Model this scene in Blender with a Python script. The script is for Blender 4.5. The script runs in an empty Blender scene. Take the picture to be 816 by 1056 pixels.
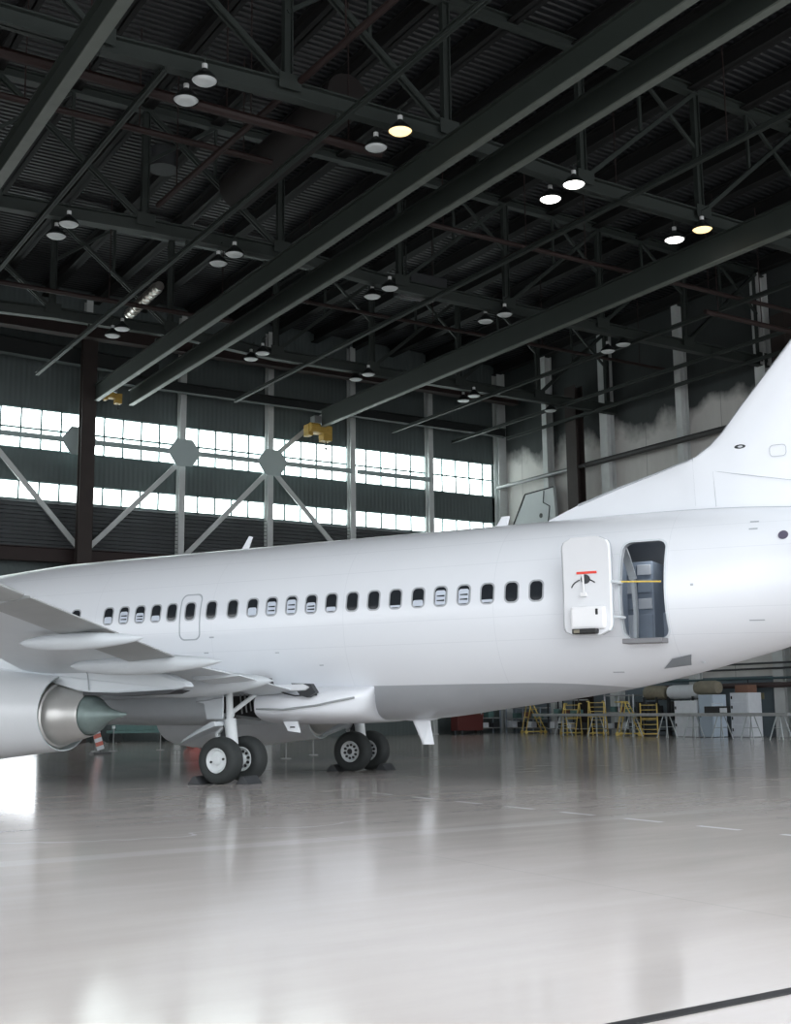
import bpy, math, random
from math import sin, cos, pi, sqrt, radians
from mathutils import Vector, Matrix
random.seed(7)
SC = bpy.context.scene
COL = SC.collection
ROOT = {}

# ---------------------------------------------------------------- mesh builder
class MB:
    def __init__(s): s.v = []; s.f = []; s.m = []
    def face(s, idx, m=0): s.f.append(tuple(idx)); s.m.append(m)
    def box(s, x0, x1, y0, y1, z0, z1, m=0):
        b = len(s.v)
        s.v += [(x, y, z) for z in (z0, z1) for y in (y0, y1) for x in (x0, x1)]
        for q in ((0,2,3,1),(4,5,7,6),(0,1,5,4),(2,6,7,3),(0,4,6,2),(1,3,7,5)): s.face([b+i for i in q], m)
    def bar(s, p, q, w, h, m=0, up=(0,0,1)):
        p = Vector(p); q = Vector(q); d = (q-p).normalized(); u = Vector(up)
        if abs(d.dot(u)) > .98: u = Vector((0,1,0))
        r = d.cross(u).normalized(); u = r.cross(d).normalized(); b = len(s.v)
        for e in (p, q):
            for i, j in ((-1,-1),(1,-1),(1,1),(-1,1)): s.v.append(tuple(e + r*(i*w/2) + u*(j*h/2)))
        for f in ((0,1,2,3),(7,6,5,4),(0,4,5,1),(1,5,6,2),(2,6,7,3),(3,7,4,0)): s.face([b+i for i in f], m)
    def ibar(s, p, q, w, h, t=.03, m=0):
        p = Vector(p); q = Vector(q)
        d = (q-p).normalized(); u = Vector((0,0,1)); r = d.cross(u).normalized(); u = r.cross(d)
        s.bar(p, q, t, h, m); o = u*(h/2-t/2)
        s.bar(p+o, q+o, w, t, m); s.bar(p-o, q-o, w, t, m)
    def ring(s, pts): b = len(s.v); s.v += [tuple(p) for p in pts]; return list(range(b, b+len(pts)))
    def bridge(s, a, b, m=0, closed=True):
        n = len(a)
        for i in range(n if closed else n-1):
            j = (i+1) % n; s.face((a[i], a[j], b[j], b[i]), m)
    def loft(s, rings, cap=True, m=0, closed=True):
        rr = [s.ring(r) for r in rings]
        for a, b in zip(rr, rr[1:]): s.bridge(a, b, m, closed)
        if cap: s.face(rr[0][::-1], m); s.face(rr[-1], m)
        return rr
    def tube(s, p, q, r, r2=None, n=12, m=0):
        p = Vector(p); q = Vector(q); d = (q-p).normalized()
        u = Vector((0,0,1)) if abs(d.z) < .9 else Vector((1,0,0))
        a = d.cross(u).normalized(); b = a.cross(d); r2 = r if r2 is None else r2
        s.loft([[c + (a*cos(2*pi*i/n) + b*sin(2*pi*i/n))*k for i in range(n)] for c, k in ((p, r), (q, r2))], m=m)
    def path(s, pts, r, n=8, m=0):
        for a, b in zip(pts, pts[1:]): s.tube(a, b, r, n=n, m=m)
    def lathe(s, prof, o, axis='x', n=48, m=0, flat=None):
        rings = []
        for t, r in prof:
            ring = []
            for i in range(n):
                a = 2*pi*i/n; c, d = cos(a)*r, sin(a)*r
                if flat and d < 0: d *= flat(t)
                if axis == 'x': ring.append((o[0]+t, o[1]+c, o[2]+d))
                elif axis == 'y': ring.append((o[0]+c, o[1]+t, o[2]+d))
                else: ring.append((o[0]+c, o[1]+d, o[2]+t))
            rings.append(ring)
        s.loft(rings, cap=False, m=m)
    def prism(s, poly, fn, w0, w1, m=0):
        a = s.ring([fn(u, v, w0) for u, v in poly]); b = s.ring([fn(u, v, w1) for u, v in poly])
        s.bridge(a, b, m); s.face(a[::-1], m); s.face(b, m)

def obj(name, mb, mats, parent=None, smooth=False, loc=None, bevel=0):
    me = bpy.data.meshes.new(name); me.from_pydata(mb.v, [], mb.f)
    mats = mats if isinstance(mats, (list, tuple)) else [mats]
    for m in mats: me.materials.append(m)
    for p, k in zip(me.polygons, mb.m): p.material_index = k
    import bmesh
    bm = bmesh.new(); bm.from_mesh(me); bmesh.ops.recalc_face_normals(bm, faces=bm.faces[:]); bm.to_mesh(me); bm.free()
    if loc is not None:
        me.transform(Matrix.Translation(-Vector(loc)))
    me.update()
    if smooth:
        for p in me.polygons: p.use_smooth = True
    o = bpy.data.objects.new(name, me); COL.objects.link(o)
    if loc is not None: o.location = loc
    if parent: o.parent = parent
    if smooth:
        try: me.set_sharp_from_angle(angle=radians(smooth if smooth is not True else 35))
        except Exception: pass
    if bevel:
        b = o.modifiers.new('bevel', 'BEVEL'); b.width = bevel; b.segments = 2; b.limit_method = 'ANGLE'
    return o

def tag(o, label=None, cat=None, group=None, kind=None):
    if label: o['label'] = label
    if cat: o['category'] = cat
    if group: o['group'] = group
    if kind: o['kind'] = kind
    return o
def empty(name, loc=(0,0,0), rz=0):
    o = bpy.data.objects.new(name, None); COL.objects.link(o); o.location = loc; o.rotation_euler = (0,0,rz)
    o.empty_display_size = .3; return o
def copy_tree(o, parent=None):
    c = o.copy(); COL.objects.link(c)
    if parent: c.parent = parent
    for ch in list(o.children): copy_tree(ch, c)
    return c
def struct(name, mb, mat, label=None, cat=None, **k):
    o = obj(name, mb, mat, **k); o['kind'] = 'structure'
    if label: o['label'] = label
    if cat: o['category'] = cat
    return o

# ---------------------------------------------------------------- materials
MATS = {}

def mat(name, col, rough=.5, metal=0., var=0., scale=3., emit=None, es=1., coat=0., bump=0., bscale=20., spec=.5):
    if name in MATS: return MATS[name]
    m = bpy.data.materials.new(name); m.use_nodes = True; nt = m.node_tree; b = nt.nodes['Principled BSDF']
    b.inputs['Base Color'].default_value = (*col, 1); b.inputs['Roughness'].default_value = rough
    b.inputs['Metallic'].default_value = metal; b.inputs['Coat Weight'].default_value = coat
    b.inputs['Specular IOR Level'].default_value = spec
    tc = nt.nodes.new('ShaderNodeTexCoord')
    nz = nt.nodes.new('ShaderNodeTexNoise'); nz.inputs['Scale'].default_value = scale; nz.inputs['Detail'].default_value = 5
    nt.links.new(tc.outputs['Object'], nz.inputs['Vector'])
    if var:
        mx = nt.nodes.new('ShaderNodeMix'); mx.data_type = 'RGBA'
        mx.inputs[6].default_value = (*[c*(1-var) for c in col], 1); mx.inputs[7].default_value = (*[min(1, c*(1+var)) for c in col], 1)
        nt.links.new(nz.outputs['Fac'], mx.inputs[0]); nt.links.new(mx.outputs[2], b.inputs['Base Color'])
    if bump:
        bp = nt.nodes.new('ShaderNodeBump'); bp.inputs['Strength'].default_value = bump; bp.inputs['Distance'].default_value = .01
        n2 = nt.nodes.new('ShaderNodeTexNoise'); n2.inputs['Scale'].default_value = bscale
        nt.links.new(tc.outputs['Object'], n2.inputs['Vector'])
        nt.links.new(n2.outputs['Fac'], bp.inputs['Height']); nt.links.new(bp.outputs['Normal'], b.inputs['Normal'])
    if emit:
        b.inputs['Emission Color'].default_value = (*emit, 1); b.inputs['Emission Strength'].default_value = es
    MATS[name] = m; return m

def nmath(nt, op, a, b=None, c=None):
    n = nt.nodes.new('ShaderNodeMath'); n.operation = op
    for i, x in enumerate((a, b, c)):
        if x is None: continue
        if isinstance(x, (int, float)): n.inputs[i].default_value = x
        else: nt.links.new(x, n.inputs[i])
    return n.outputs[0]
def nmix(nt, f, a, b):
    n = nt.nodes.new('ShaderNodeMix'); n.data_type = 'RGBA'
    for i, x in ((0, f), (6, a), (7, b)):
        if isinstance(x, tuple): n.inputs[i].default_value = (*x, 1)
        elif isinstance(x, (int, float)): n.inputs[i].default_value = x
        else: nt.links.new(x, n.inputs[i])
    return n.outputs[2]
def noise(nt, vec, sc, det=4, rough=.5):
    n = nt.nodes.new('ShaderNodeTexNoise'); n.inputs['Scale'].default_value = sc; n.inputs['Detail'].default_value = det
    n.inputs['Roughness'].default_value = rough; nt.links.new(vec, n.inputs['Vector']); return n.outputs['Fac']

WHITE = mat('white_aircraft_paint', (.75,.77,.805), .32, var=.025, scale=1.2, coat=.25)
GREYP = mat('grey_wing_paint', (.30,.32,.325), .4, var=.06, scale=2)
FLAPG = mat('flap_grey_paint', (.33,.345,.345), .42, var=.1, scale=3)
PALEW = mat('pale_grey_paint', (.62,.66,.69), .38, var=.05, scale=2)
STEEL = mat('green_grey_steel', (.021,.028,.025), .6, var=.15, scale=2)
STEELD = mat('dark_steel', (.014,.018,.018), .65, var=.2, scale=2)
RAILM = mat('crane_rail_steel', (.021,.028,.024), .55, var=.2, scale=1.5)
RAILE = mat('rail_flange_lit', (.11,.125,.11), .5, var=.2, scale=3)  # paler than the web: light caught by the flange is put into the colour
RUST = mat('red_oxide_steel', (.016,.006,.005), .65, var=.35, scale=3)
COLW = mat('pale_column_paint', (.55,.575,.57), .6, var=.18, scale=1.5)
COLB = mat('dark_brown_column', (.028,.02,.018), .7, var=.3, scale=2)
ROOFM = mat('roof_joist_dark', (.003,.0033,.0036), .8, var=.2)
CHROME = mat('bare_metal', (.62,.60,.56), .28, 1., var=.1, scale=4)
EXH = mat('exhaust_metal', (.22,.28,.27), .42, .35, var=.25, scale=6)
DUCTIN = mat('fan_duct_liner', (.5,.56,.57), .45, .1, var=.1)
RUBBER = mat('tire_rubber', (.022,.026,.026), .75, var=.25, scale=8)
HUBW = mat('wheel_hub_paint', (.62,.65,.66), .4)
BLACK = mat('black_detail', (.012,.012,.013), .5)
GLASSD = mat('dark_cabin_pane', (.02,.023,.027), .12, var=.3, scale=5)
FRAMEG = mat('window_surround_grey', (.36,.38,.40), .4)
GLIMPSE = mat('cabin_glimpse', (.55,.60,.68), .5, var=.12, scale=12)  # brightness seen through the cabin, painted as a pale colour
LINE = mat('panel_line_grey', (.38,.41,.44), .5)
ALU = mat('sill_metal', (.20,.20,.21), .45, .4)
RED = mat('red_ribbon', (.75,.06,.04), .5)
YEL = mat('yellow_strap', (.75,.55,.12), .5)
YELP = mat('yellow_step_paint', (.62,.47,.13), .5, var=.15, scale=5)
BLUEG = mat('blue_grey_panel', (.30,.35,.42), .5, var=.15, scale=5)
INT = mat('cabin_lining', (.42,.44,.47), .6, var=.1)
INTD = mat('cabin_dark', (.10,.11,.12), .6)
LAMPB = mat('lamp_reflector', (.02,.024,.024), .45, .4)
LENS = mat('unlit_lamp_lens', (.62,.66,.66), .35, emit=(.8,.9,.9), es=.0)
LENSW = mat('lit_lamp_lens', (.9,.9,.9), .4, emit=(1.,.98,.92), es=2.5)
LENSY = mat('lit_warm_lamp_lens', (.9,.85,.7), .4, emit=(1.,.70,.30), es=.62)
BALL = mat('lamp_ballast_pale', (.6,.62,.62), .5)
CABW = mat('white_cabinet', (.66,.69,.73), .5, var=.1, scale=4)
CABD = mat('dark_equipment', (.035,.038,.042), .6, var=.3, scale=4)
OLIVE = mat('olive_cover', (.22,.20,.15), .7, var=.25, scale=5)
BROWN = mat('brown_carton', (.19,.10,.07), .8, var=.2, scale=5)
PLANK = mat('plank_metal', (.36,.37,.37), .5, .3, var=.2, scale=4)
PIPEG = mat('pipe_grey', (.25,.26,.26), .45, .4, var=.15)
GREEN = mat('teal_painted', (.10,.19,.18), .6, var=.2)
REDP = mat('red_painted', (.45,.05,.04), .5, var=.2)

# ---------------------------------------------------------------- camera
HY = 1.0058; F = 1239.67; PITCH = .1624; ROLL = -.01063
def toh(v):      # camera frame -> hangar frame
    A = Vector((sin(HY), cos(HY), 0)); B = Vector((cos(HY), -sin(HY), 0)); v = Vector(v)
    return Vector((v.dot(A), -v.dot(B), v.z))
r_ = Vector((1,0,0)); f_ = Vector((0, cos(PITCH), sin(PITCH))); u_ = Vector((0, -sin(PITCH), cos(PITCH)))
rr = r_*cos(ROLL) + u_*sin(ROLL); uu = -r_*sin(ROLL) + u_*cos(ROLL)
R3, U3, F3 = toh(rr), toh(uu), toh(f_)
cam = bpy.data.objects.new('camera', bpy.data.cameras.new('camera')); COL.objects.link(cam)
cam.matrix_world = Matrix(((R3.x, U3.x, -F3.x, 0), (R3.y, U3.y, -F3.y, 0), (R3.z, U3.z, -F3.z, 1.47), (0,0,0,1)))
cam.data.sensor_fit = 'HORIZONTAL'; cam.data.sensor_width = 36; cam.data.lens = F/816*36
cam.data.clip_start = .1; cam.data.clip_end = 600
SC.camera = cam

# ---------------------------------------------------------------- world / colour
w = bpy.data.worlds.new('daylight'); SC.world = w; w.use_nodes = True
bg = w.node_tree.nodes['Background']; bg.inputs[0].default_value = (.92,.96,1.,1); bg.inputs[1].default_value = 1.25
SC.view_settings.view_transform = 'Standard'; SC.view_settings.look = 'None'; SC.view_settings.gamma = 1
SC.view_settings.exposure = 1.42
SC.view_settings.use_curve_mapping = False
try:
    SC.cycles.max_bounces = 8; SC.cycles.diffuse_bounces = 4; SC.cycles.glossy_bounces = 4
except Exception: pass

# ================================================================ HANGAR
# floor
def floor_mat():
    m = bpy.data.materials.new('polished_concrete'); m.use_nodes = True; nt = m.node_tree; b = nt.nodes['Principled BSDF']
    tc = nt.nodes.new('ShaderNodeTexCoord'); V = tc.outputs['Object']
    sp = nt.nodes.new('ShaderNodeSeparateXYZ'); nt.links.new(V, sp.inputs[0]); X, Y = sp.outputs[0], sp.outputs[1]
    mp = nt.nodes.new('ShaderNodeMapping'); mp.inputs['Scale'].default_value = (.25, 1.2, 1); nt.links.new(V, mp.inputs[0])
    n1 = noise(nt, mp.outputs[0], 1.3, 6, .62); n2 = noise(nt, V, .22, 4); n3 = noise(nt, V, 9, 5, .7)
    c = nmix(nt, n1, (.47,.425,.40), (.66,.605,.575))
    c = nmix(nt, nmath(nt, 'MULTIPLY', n2, .5), c, (.42,.40,.385))
    c = nmix(nt, nmath(nt, 'MULTIPLY', n3, .12), c, (.30,.29,.28))
    def strip(co, centre, half): return nmath(nt, 'LESS_THAN', nmath(nt, 'ABSOLUTE', nmath(nt, 'SUBTRACT', co, centre)), half)
    j = strip(Y, 12.45, .20)                                    # pale joint filler strip
    c = nmix(nt, nmath(nt, 'MULTIPLY', j, .5), c, (.62,.60,.58))
    fr = nmath(nt, 'FRACT', nmath(nt, 'DIVIDE', nmath(nt, 'SUBTRACT', Y, .17+8.83), 1.305))
    d = nmath(nt, 'MULTIPLY', strip(X, 11.36, .055), nmath(nt, 'LESS_THAN', fr, .52))
    d = nmath(nt, 'MULTIPLY', d, nmath(nt, 'GREATER_THAN', Y, 8.8)); d = nmath(nt, 'MULTIPLY', d, nmath(nt, 'LESS_THAN', Y, 19))
    c = nmix(nt, nmath(nt, 'MULTIPLY', d, .9), c, (.85,.86,.86))
    # meandering pale scuff and fine scratches
    sx = nmath(nt, 'ADD', Y, nmath(nt, 'MULTIPLY', noise(nt, V, .5, 3), 3.0))
    s1 = nmath(nt, 'MULTIPLY', strip(sx, 15.6, .035), nmath(nt, 'LESS_THAN', X, 8.5))
    c = nmix(nt, nmath(nt, 'MULTIPLY', s1, .55), c, (.78,.79,.79))
    for k in (5.25, ):                                            # sawn control joints
        jj = strip(nmath(nt, 'MODULO', nmath(nt, 'ADD', X, 104.0), 6.0), 3., .012)
        c = nmix(nt, nmath(nt, 'MULTIPLY', jj, .25), c, (.3,.3,.3))
    nt.links.new(c, b.inputs['Base Color'])
    ro = nmath(nt, 'ADD', nmath(nt, 'MULTIPLY', n1, .12), .045)
    nt.links.new(nmath(nt, 'ADD', ro, nmath(nt, 'MULTIPLY', n3, .06)), b.inputs['Roughness'])
    bp = nt.nodes.new('ShaderNodeBump'); bp.inputs['Strength'].default_value = .025; bp.inputs['Distance'].default_value = .01
    nt.links.new(noise(nt, mp.outputs[0], 2.2, 3), bp.inputs['Height']); nt.links.new(bp.outputs['Normal'], b.inputs['Normal'])
    return m
b = MB(); b.box(-90, 90, -60, 110, -.3, 0); struct('floor', b, floor_mat())
b = MB(); b.box(-22, 46, 4.42, 4.50, 0, .008)
struct('trim_1', b, BLACK, 'black steel door track sunk across the floor')

ROOFZ = lambda A: 23.0 - .010*abs(A-24)
# back wall: bands of cladding with two strips of glazing
colA = [-2.4, 2.9, 8.2, 13.55, 18.9, 24.2, 29.45, 34.8, 40.3, 45.7]
def clad(name, base, var, ribs=0, along='x', rough=.7):
    m = bpy.data.materials.new(name); m.use_nodes = True; nt = m.node_tree; bb = nt.nodes['Principled BSDF']
    bb.inputs['Roughness'].default_value = rough
    tc = nt.nodes.new('ShaderNodeTexCoord'); V = tc.outputs['Object']
    mp = nt.nodes.new('ShaderNodeMapping'); mp.inputs['Scale'].default_value = (1, 1, .25); nt.links.new(V, mp.inputs[0])
    n = noise(nt, mp.outputs[0], .7, 6, .6)
    nt.links.new(nmix(nt, n, tuple(x*(1-var) for x in base), tuple(x*(1+var) for x in base)), bb.inputs['Base Color'])
    if ribs:
        wv = nt.nodes.new('ShaderNodeTexWave'); wv.bands_direction = along.upper(); wv.inputs['Scale'].default_value = ribs
        nt.links.new(V, wv.inputs['Vector'])
        bp = nt.nodes.new('ShaderNodeBump'); bp.inputs['Strength'].default_value = .35; bp.inputs['Distance'].default_value = .04
        nt.links.new(wv.outputs['Fac'], bp.inputs['Height']); nt.links.new(bp.outputs['Normal'], bb.inputs['Normal'])
    return m
CLAD = clad('wall_cladding', (.085,.105,.105), .3, 1.2, 'x')
b = MB()
b.box(-22, 6, 60.0, 60.3, 0, 12.0); b.box(6, 17.2, 60.0, 60.3, 6.2, 12.0); b.box(17.2, 46.4, 60.0, 60.3, 0, 12.0); b.box(-22, 46.4, 60.0, 60.3, 13.0, 14.6); b.box(-22, 46.4, 60.0, 60.3, 16.75, 23.6)
b.box(-22, 7.9, 60.0, 60.3, 12, 16.75); b.box(45.3, 46.4, 60, 60.3, 12, 16.75)
struct('wall_back', b, CLAD)
# louvred siding just below the lower glazing
b = MB(); z = 9.6
while z < 11.95:
    b.prism([(0, z), (.16, z+.02), (.03, z+.17), (0, z+.17)], lambda u, v, w_: (w_, 59.99-u, v), -2, 45.3); z += .205
struct('trim_2', b, clad('louvre_paint', (.10,.105,.11), .35, 0), 'dark horizontal louvre slats under the lower glazing')
PANE = mat('sky_lit_glazing', (.8,.9,.9), .3, emit=(.90,1.,.985), es=2.1)
MUNT = mat('muntin_steel', (.16,.24,.24), .6)
wn = 1
ords = ['first','second','third','fourth','fifth','sixth','seventh','eighth','ninth','tenth']
for i in range(2, 9):
    a0, a1 = colA[i]+.12, colA[i+1]-.12
    for lvl, (z0, z1, hs) in enumerate(((14.6, 16.75, (15.68,)), (12.0, 13.0, ()))):
        o = MB(); n = 5
        o.box(a0-.2, a1+.2, 59.95, 60.05, z0, z0+.07); o.box(a0-.2, a1+.2, 59.95, 60.05, z1-.07, z1)
        for k in range(n+1):
            x = a0 + (a1-a0)*k/n; o.box(x-.04, x+.04, 59.95, 60.05, z0, z1)
        for h in hs: o.box(a0, a1, 59.95, 60.05, h-.045, h+.045)
        fr = struct('window_%d' % wn, o, MUNT)
        p = MB(); p.box(a0-.2, a1+.2, 60.1, 60.13, z0, z1)
        obj('window_pane', p, PANE, fr); wn += 1
# horizontal girt and gusset bracing in front of the glazing
def thing1(name, mb, m, label, cat, loc=None, group=None, **k):
    o = obj(name, mb, m, loc=loc, **k); return tag(o, label, cat, group)
side = 'white steel column of the window wall, %s from the corner with the side wall'
names = []
for i, a in enumerate(colA[2:], 2):
    k = len(colA)-1-i
    wd = .62 if i == 9 else .34
    b = MB(); y0 = 59.35 if i == 9 else 59.45
    b.box(a-wd/2, a+wd/2, y0, y0+.04, 0, ROOFZ(a)-.2); b.box(a-wd/2, a+wd/2, 59.86, 59.9, 0, ROOFZ(a)-.2); b.box(a-.03, a+.03, y0+.04, 59.86, 0, ROOFZ(a)-.2)
    o = struct('trim_%d' % (10+i), b, COLW, 'pale steel column on the window wall, %s from the corner' % ords[k], 'column')
for i in range(2, 8):
    b = MB(); b.box(colA[i]+.2, colA[i+1]-.2, 59.24, 59.335, 15.02, 15.28)
    thing1('brace_beam', b, PALEW and mat('brace_grey', (.34,.42,.42), .6, var=.1), 'grey horizontal brace beam crossing the upper glazing, bay %s from the corner' % ords[8-i], 'beam', loc=(colA[i]+.2, 59.36, 15.02))
BRG = mat('gusset_grey', (.42,.50,.50), .6)
for i in (4, 5, 6):
    a = colA[i]; b = MB()
    b.prism([(a-.95, 15.15), (a-.45, 15.85), (a+.45, 15.85), (a+.95, 15.15), (a+.45, 14.4), (a-.45, 14.4)], lambda u, v, w_: (u-(.4 if i == 4 else 0), w_, v), 59.18, 59.235)
    thing1('gusset_plate', b, BRG, 'grey hexagonal gusset plate where braces meet the %s column from the corner' % ords[9-i], 'gusset plate', loc=(a, 59.25, 14.4))
DG = [(colA[3]+.3, 15., colA[4]-.1, 9.5, 'left of the dark corner post'), (colA[4]+.1, 9.5, colA[5]-.2, 14.6, 'rising right from the foot of the dark brown post'),
      (colA[5]+.1, 9.5, colA[6]-.2, 14.6, 'rising right in the bay beyond the dark brown post'), (colA[6]+.2, 14.6, colA[7]-.1, 9.5, 'falling right from the furthest gusset plate'),
      (colA[6]+.5, 15.8, colA[7]-1.2, 19.0, 'rising right above the furthest gusset plate')]
for x0, z0, x1, z1, t in DG:
    b = MB(); b.bar((x0, 59.40, z0), (x1, 59.40, z1), .1, .26)
    thing1('diagonal_brace', b, COLW, 'pale diagonal steel brace ' + t, 'brace', loc=(x0, 59.4, min(z0, z1)))
# big brown post
b = MB(); b.ibar((18.2, 57.9, 0), (18.2, 57.9, 1), .01, .01)
b = MB()
b.box(18.06, 18.78, 57.6, 57.66, 0, 20.5); b.box(18.06, 18.78, 58.0, 58.06, 0, 20.5); b.box(18.4, 18.46, 57.66, 58.0, 0, 20.5)
thing1('hangar_post', b, COLB, 'thick dark brown steel post standing before the window wall', 'post', loc=(18.25, 58, 0))
# beams high along the back wall
b = MB(); b.ibar((2, 58.9, 9.15), (45, 58.9, 9.15), .5, .7)
thing1('wall_girder', b, RUST, 'dark red girder along the window wall just above the aircraft roof', 'girder', loc=(2, 58.9, 8.8))
b = MB(); b.ibar((2, 58.9, 7.7), (45, 58.9, 7.7), .4, .5)
thing1('wall_girder', b, RUST, 'lower dark red girder behind the aircraft', 'girder', loc=(2, 58.9, 7.4))
b = MB(); b.ibar((5, 58.6, 19.7), (22.4, 58.6, 19.2), .5, .85)
thing1('crane_girder', b, STEELD, 'dark end girder running above the leftmost glazing', 'girder', loc=(5, 58.6, 19.2))
b = MB(); b.ibar((20.5, 58.5, 18.45), (45.3, 58.5, 18.45), .4, .5)
thing1('crane_girder', b, STEELD, 'thin dark girder above the right-hand glazing', 'girder', loc=(20.5, 58.5, 18.2))
b = MB(); b.box(4, 45.2, 57.0, 57.45, 20.0, 20.9); b.box(4, 45.2, 56.9, 57.5, 19.96, 20.0)
thing1('heating_duct', b, RUST, 'dark red duct along the top of the window wall', 'duct', loc=(4, 57.2, 20))

# side wall (right)
def sidewall():
    m = bpy.data.materials.new('side_wall_panels'); m.use_nodes = True; nt = m.node_tree; bb = nt.nodes['Principled BSDF']; bb.inputs['Roughness'].default_value = .75
    tc = nt.nodes.new('ShaderNodeTexCoord'); V = tc.outputs['Object']; sp = nt.nodes.new('ShaderNodeSeparateXYZ'); nt.links.new(V, sp.inputs[0])
    mp = nt.nodes.new('ShaderNodeMapping'); mp.inputs['Scale'].default_value = (1, .6, .12); nt.links.new(V, mp.inputs[0])
    n = noise(nt, V, .35, 5); n2 = noise(nt, mp.outputs[0], 1.6, 5, .65)
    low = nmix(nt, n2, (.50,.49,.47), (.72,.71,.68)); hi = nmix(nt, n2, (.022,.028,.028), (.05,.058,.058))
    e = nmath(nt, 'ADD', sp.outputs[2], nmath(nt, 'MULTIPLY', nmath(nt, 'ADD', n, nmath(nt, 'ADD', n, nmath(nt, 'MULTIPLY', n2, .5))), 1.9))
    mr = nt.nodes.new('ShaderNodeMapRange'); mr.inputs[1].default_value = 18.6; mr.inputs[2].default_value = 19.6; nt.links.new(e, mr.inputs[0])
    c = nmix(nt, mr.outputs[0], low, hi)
    seam = nmath(nt, 'LESS_THAN', nmath(nt, 'MODULO', nmath(nt, 'ADD', sp.outputs[1], 100.), 2.72), .05)
    c = nmix(nt, nmath(nt, 'MULTIPLY', seam, .4), c, (.05,.05,.05))
    c = nmix(nt, nmath(nt, 'LESS_THAN', sp.outputs[2], 2.85), c, (.16,.20,.23))
    nt.links.new(c, bb.inputs['Base Color']); return m
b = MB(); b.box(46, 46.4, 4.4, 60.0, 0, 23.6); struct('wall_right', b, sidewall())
b = MB(); b.box(-22.4, -22, 4.4, 60.0, 11, 23.6); b.box(-22.4, -22, 4.4, 12.0, 0, 11); b.box(-22.4, -22, 52.0, 60.0, 0, 11); struct('wall_left', b, CLAD)  # opening added in this unseen wall to let light onto the nose
sy = [16.6, 22.05, 27.5, 33.0, 38.35, 43.8, 49.6, 54.8]
for i, y in enumerate(sy):
    b = MB(); wd = .62 if i % 2 == 0 else .42
    zt = ROOFZ(46)-.3
    b.box(45.40, 45.44, y-wd/2, y+wd/2, 0, zt); b.box(45.9, 45.94, y-wd/2, y+wd/2, 0, zt); b.box(45.44, 45.9, y-.03, y+.03, 0, zt)
    struct('trim_%d' % (30+i), b, COLW, 'pale steel column on the side wall, %s from the window corner' % ords[len(sy)-1-i], 'column')
b = MB(); b.box(44.75, 44.81, 51.2, 52.1, 0, 19.8); b.box(45.3, 45.36, 51.2, 52.1, 0, 19.8); b.box(44.81, 45.3, 51.6, 51.7, 0, 19.8)
thing1('hangar_post', b, COLB, 'thick dark brown post standing before the side wall', 'post', loc=(45, 51.65, 0))
b = MB(); b.box(44.75, 45.35, 36.2, 37.0, 0, 19.8)
thing1('hangar_post', b, COLB, 'dark brown post by the side wall at the right edge', 'post', loc=(45, 36.6, 0))
# wall pipes
b = MB(); b.tube((45.25, 40, 15.1), (45.25, 51, 15.1), .16)
thing1('wall_pipe', b, mat('lagged_pipe_dark', (.045,.045,.045), .6), 'dark lagged pipe high on the side wall', 'pipe', loc=(45.25, 40, 15))
b = MB(); b.tube((45.25, 51.1, 15.1), (45.25, 59.4, 15.1), .12); b.tube((45.25, 52.2, 15.1), (45.25, 52.2, 12), .06)
thing1('wall_pipe', b, PIPEG, 'pale pipe high on the side wall running to the corner', 'pipe', loc=(45.25, 51, 15))
for z, r, m, t in ((3.42, .05, CABD, 'topmost thin dark pipe on the lower side wall'), (3.17, .05, CABD, 'second thin dark pipe on the lower side wall'),
                   (2.72, .06, mat('pipe_teal', (.04,.08,.09), .5), 'dark teal pipe on the lower side wall'), (2.40, .13, mat('pipe_brown', (.05,.03,.03), .6), 'thick dark brown pipe on the lower side wall')):
    b = MB(); b.tube((45.2, 36, z), (45.2, 46.5, z), r, n=10)
    thing1('wall_pipe', b, m, t, 'pipe', loc=(45.2, 36, z))
# ceiling
def ceil_mat():
    m = bpy.data.materials.new('corrugated_roof_deck'); m.use_nodes = True; nt = m.node_tree; bb = nt.nodes['Principled BSDF']
    bb.inputs['Roughness'].default_value = .5; bb.inputs['Metallic'].default_value = .0
    tc = nt.nodes.new('ShaderNodeTexCoord'); V = tc.outputs['Object']
    n = noise(nt, V, .5, 4)
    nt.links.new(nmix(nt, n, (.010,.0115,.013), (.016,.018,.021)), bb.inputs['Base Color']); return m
b = MB()
ys = []; y = 4.4
while y < 60.2: ys += [(y, 0), (y+.12, 0), (y+.16, .055), (y+.26, .055)]; y += .30
up = [b.ring([(A, yy, ROOFZ(A)+.45-dz*1.) for yy, dz in ys]) for A in (-22, 24, 46.2)]
for p, q in zip(up, up[1:]): b.bridge(p, q, closed=False)
t2 = [b.ring([(A, yy, ROOFZ(A)+.75) for yy, dz in ys]) for A in (-22, 24, 46.2)]
for p, q in zip(t2, t2[1:]): b.bridge(p, q, closed=False)
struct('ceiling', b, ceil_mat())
b = MB(); b.box(-22, 46.2, 4.0, 4.4, 18.6, 23.9); struct('wall_front', b, CLAD)

# roof joists running front to back
k = 0
A = .9
while A < 46:
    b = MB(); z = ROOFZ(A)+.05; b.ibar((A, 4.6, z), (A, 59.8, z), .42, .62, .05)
    struct('trim_%d' % (50+k), b, ROOFM, 'dark roof joist running from the door to the window wall', 'beam'); k += 1; A += 2.625

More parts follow.
